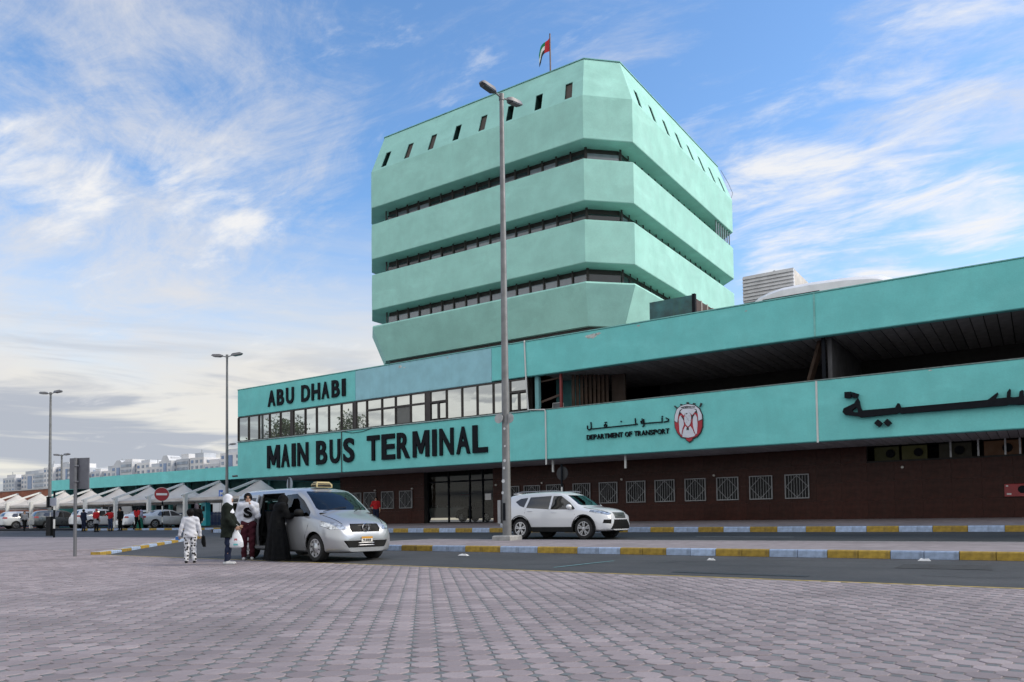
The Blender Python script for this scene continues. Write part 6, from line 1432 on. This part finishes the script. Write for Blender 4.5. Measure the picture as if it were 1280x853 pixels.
lw = T().box(-62, -48, 41, 41.2, .78, 1.72).build('low_wall', M('low_wall_white', (.52, .54, .58), .8, var=.1)); tag(lw, 'low white wall by the ticket machine under the canopies', 'wall')
fn = thing('blue_fence', 'blue railing fence behind the parked cars', 'fence', (-70, 39.9, .79))
BF = M('fence_blue', (.04, .09, .26), .5)
T().box(-100, -45, 39.86, 39.9, 1.75, 1.83).build('top_rail', BF, fn); T().box(-100, -45, 39.86, 39.9, .95, 1.03).build('bottom_rail', BF, fn)
bmesh_ = T().box(-.04, .04, -.03, .03, 0, 1.15).mesh('fence_bar', BF)
for k in range(275):
    o = obj('fence_bar', bmesh_, fn); o.location = (-99.9+.2*k+70, -.1, 0)
# ------------------------------------------------------------------ minibuses behind the canopies
def minibus(label, x, y, z, L_, col, stripe, rz=0):
    t = thing('minibus', label, 'bus', (x, y, z), rz, 'minibuses behind the canopies', local=True); W_ = 1.0; H_ = 2.5
    b = MB(); rr = []
    for xx, s, zt in ((-L_/2, .90, H_-.15), (-L_/2+.1, .97, H_-.03), (-L_/2+.5, 1, H_), (L_/2-1.1, 1, H_), (L_/2-.5, .97, H_-.25), (L_/2-.08, .92, 1.35), (L_/2, .88, 1.0)):
        w2 = W_*s; rr.append([(xx, -w2, .35), (xx, w2, .35), (xx, w2*1.0, 1.2), (xx, w2*.95, zt-.15), (xx, w2*.80, zt), (xx, -w2*.80, zt), (xx, -w2*.95, zt-.15), (xx, -w2, 1.2)])
    b.loft(rr); b.build('body', col, t, 35)
    n = int((L_-1.6)/1.1)
    for k in range(n):
        for s in (-1, 1): MB().loft([[(-L_/2+.5+1.1*k, s*1.005, 1.25), (-L_/2+1.5+1.1*k, s*1.005, 1.25), (-L_/2+1.5+1.1*k, s*.98, 1.25), (-L_/2+.5+1.1*k, s*.98, 1.25)], [(-L_/2+.5+1.1*k, s*.975, 2.15), (-L_/2+1.5+1.1*k, s*.975, 2.15), (-L_/2+1.5+1.1*k, s*.95, 2.15), (-L_/2+.5+1.1*k, s*.95, 2.15)]]).build('side_window', DGL, t)
    MB().loft([[(L_/2-.07, -.8, 1.4), (L_/2-.07, .8, 1.4), (L_/2-.1, .8, 1.4), (L_/2-.1, -.8, 1.4)], [(L_/2-.42, -.75, 2.15), (L_/2-.42, .75, 2.15), (L_/2-.46, .75, 2.15), (L_/2-.46, -.75, 2.15)]]).build('windscreen', DGL, t)
    for s in (-1, 1): MB().box(-L_/2+.2, L_/2-.6, s*1.012-.006, s*1.012+.006, 2.22, 2.36).build('stripe', stripe, t)
    for xx in (-L_/2+1, L_/2-1):
        for s in (-1, 1): wheel(t, xx, s*.85, .37, .24, 'cap')
minibus('white coach with a red stripe seen through the entrance glass', -43.6, 53, .83, 7.5, WHITE, C_RD, R(180)); minibus('white minibus with a red roof stripe behind the parked white cars', -75.8, 41.8, .79, 5.4, WHITE, C_RD, R(3)); minibus('white minibus behind the pale saloon under the canopies', -71.0, 44.2, .79, 6.2, WHITE, WHT, R(3))
# ------------------------------------------------------------------ distant city blocks
CITY = [(-646, -627, 36.5, 0), (-624, -597.5, 38.5, 1), (-597, -579.5, 38.2, 2), (-578, -564.6, 41.2, 3), (-564, -550, 41.5, 4), (-549.4, -539, 40.2, 1), (-538, -522, 39, 2), (-520.7, -508.8, 36, 0), (-508.4, -494.9, 36, 1), (-494.4, -477.7, 38.5, 4), (-477.2, -463.8, 39.8, 0), (-463.3, -448.6, 38.6, 3), (-448, -433.2, 35.2, 1), (-432.7, -419.9, 38, 4), (-419.4, -407, 38.6, 2), (-406.5, -393.2, 38.8, 1), (-392.5, -378, 34.3, 0), (-377, -359.2, 39.7, 3)]
nm_c = ['low pale apartment block with blue glass front at the far left of the skyline', 'wide pale tower block with a dark blue glass stripe', 'grey tower block with banded balconies', 'tall white tower block with close floor bands beside the far lamp post', 'tall pale tower block behind the thin mast', 'white block just left of the grey sign back', 'grey block hidden mostly by the grey sign back', 'low cream block just right of the grey sign back', 'cream block with square windows above the shed', 'pale block with blue gable in the middle of the skyline', 'white block with arched crown above the shed', 'white block with stepped roof above the shed', 'low beige terrace block above the shed', 'white block with tall arched front above the no entry sign', 'white block right of the arched front', 'broad white block with flat roof high above the shed', 'low grey block between the white block and the lamp post', 'glass fronted tower beside the terminal corner']
CW = [M('city_wall_%d' % i, c, .8, var=.1, scale=.1) for i, c in enumerate(((.53, .55, .58), (.63, .63, .64), (.47, .50, .54), (.70, .70, .71), (.57, .59, .62)))]
CGL = M('city_haze_glass', (.24, .29, .37), .15, var=.3, scale=.2); CBL = M('city_blue_glass', (.14, .22, .38), .12, var=.2, scale=.1)  # glass lightened towards the walls: distance haze put into the colour
rc = random.Random(11)
for i, (x0, x1, ht, ci) in enumerate(CITY):
    yy = 260+rc.uniform(-1, 6); t = thing('apartment_block', nm_c[i], 'building', ((x0+x1)/2, yy, .6), 0, 'distant city skyline')
    T().box(x0, x1, yy, yy+16, .5, ht).build('wall', CW[ci], t)
    T().box(x0+2, x1-3, yy+2, yy+10, ht, ht+1.8+rc.random()*1.5).build('roof_house', CW[(ci+1) % 5], t)
    if i % 3 == 0: T().tube([(x0+4, yy+5, ht+1), (x0+4, yy+5, ht+5)], .25, 5).build('mast', STEEL, t)
    if i in (9, 13): T().prism_y([(x0+2, ht), (x1-2, ht), ((x0+x1)/2+2, ht+3.2), ((x0+x1)/2-2, ht+3.2)], yy+.1, yy+8).build('gable', CW[4], t)
    nfl = int((ht-14)/3.3)
    if i % 4 == 1: xm = x0+(x1-x0)*.4; T().box(xm, xm+(x1-x0)*.22, yy-.35, yy, 8, ht-1.5).build('glass_bay', CBL, t)
    nw = max(2, int((x1-x0)/4.2)); st = (x1-x0)/nw
    for f in range(nfl):
        z = ht-3.2-3.3*f
        if i % 4 == 2: T().box(x0+1, x1-1, yy-.25, yy, z, z+1.6).build('window_band', CGL, t); continue
        for k in range(nw):
            a = x0+st*k+st*.25
            if i % 4 == 1 and xm-st*.6 < a < xm+(x1-x0)*.22: continue
            T().box(a, a+st*.5, yy-.2, yy, z, z+1.7).build('window', CGL if (k+f) % 5 else CBL, t)
    # the flank that shows to the right
    for f in range(nfl):
        z = ht-3.2-3.3*f
        for k in range(3): T().box(x1, x1+.2, yy+2+4.6*k, yy+4.2+4.6*k, z, z+1.7).build('window', CGL, t)
# ------------------------------------------------------------------ trees across the plaza (they show in the window strip)
LEAF = M('leaf_green', (.035, .06, .022), .6, var=.5, scale=.8); BARK = M('bark', (.09, .065, .045), .9, var=.3)
def broadleaf(label, x, y, h, r, seed):
    rg = random.Random(seed); t = thing('tree', label, 'tree', (x, y, 0), 0, 'trees across the plaza')
    tr = T(); tr.tube([(x, y, -.1), (x+.1, y, h*.25), (x-.1, y+.1, h*.5), (x, y, h*.75)], [h*.022, h*.018, h*.013, h*.005], 8); cl = []
    for k in range(9):
        a = rg.uniform(0, 6.28); z0 = h*rg.uniform(.3, .6); L_ = r*rg.uniform(.6, 1.0); e = (x+L_*math.cos(a), y+L_*math.sin(a), z0+h*rg.uniform(.12, .35)); tr.tube([(x, y, z0), ((x+e[0])/2, (y+e[1])/2, (z0+e[2])/2+.3), e], [.10, .06, .02], 6); cl.append(e)
    tr.build('trunk', BARK, t, True); lf = T(); cl += [(x+rg.uniform(-.4, .4)*r, y+rg.uniform(-.4, .4)*r, h*rg.uniform(.7, .95)) for _ in range(7)]
    for c in cl:
        rr_ = r*rg.uniform(.28, .42)
        for _ in range(170):
            v = Vector((rg.gauss(0, 1), rg.gauss(0, 1), rg.gauss(0, .8))); v = v.normalized()*rr_*rg.random()**.4; p = Vector(c)+v; n1 = Vector((rg.gauss(0, 1), rg.gauss(0, 1), rg.gauss(0, 1))).normalized(); n2 = n1.cross(Vector((.3, .5, .8))).normalized(); s = .22
            lf.add([tuple(p+n1*s), tuple(p+n2*s*.5), tuple(p-n1*s), tuple(p-n2*s*.5)], [(0, 1, 2, 3)])
    lf.build('crown', LEAF, t)
def palm(label, x, y, h, seed):
    rg = random.Random(seed); t = thing('palm_tree', label, 'tree', (x, y, 0), 0, 'trees across the plaza'); T().tube([(x, y, -.1), (x+.2, y, h*.5), (x, y+.1, h)], [.24, .18, .16], 8).build('trunk', BARK, t, True)
    lf = T()
    for k in range(26):
        a = 6.28*k/26+rg.uniform(-.1, .1); el_ = rg.uniform(-.1, 1.0); pr = None
        for s in range(9):
            u = s/8; d = 2.9*u; p = Vector((x+math.cos(a)*d*math.cos(el_*.6), y+math.sin(a)*d*math.cos(el_*.6), h+d*math.sin(el_)-1.7*u*u)); w_ = .75*math.sin(math.pi*min(1, .12+u*.95)); q = Vector((-math.sin(a), math.cos(a), -.35)); q2 = Vector((math.sin(a), -math.cos(a), -.35))
            if pr is not None: lf.add([tuple(pr), tuple(p), tuple(p+q*w_)], [(0, 1, 2)]); lf.add([tuple(pr), tuple(p), tuple(p+q2*w_)], [(0, 2, 1)])
            pr = p
    lf.build('crown', LEAF, t)
for k, (x, y, h, r) in enumerate(((-83, -5, 12.5, 4.0), (-77.5, -4, 14.0, 4.6), (-72.5, -5.5, 12.2, 4.4), (-68.5, -6, 14.5, 4.2), (-90, -7, 9.5, 3.2))):
    broadleaf('leafy tree across the plaza, %s in the window reflection' % ['second from the left', 'tallest of the left group', 'broad crowned one in the middle', 'rightmost tall one', 'small leftmost one'][k], x, y, h, r, 20+k)
palm('palm tree across the plaza mirrored in the first window panes', -96, -4, 11, 5); palm('palm tree across the plaza mirrored in the middle window panes', -64, -8, 10.5, 6)
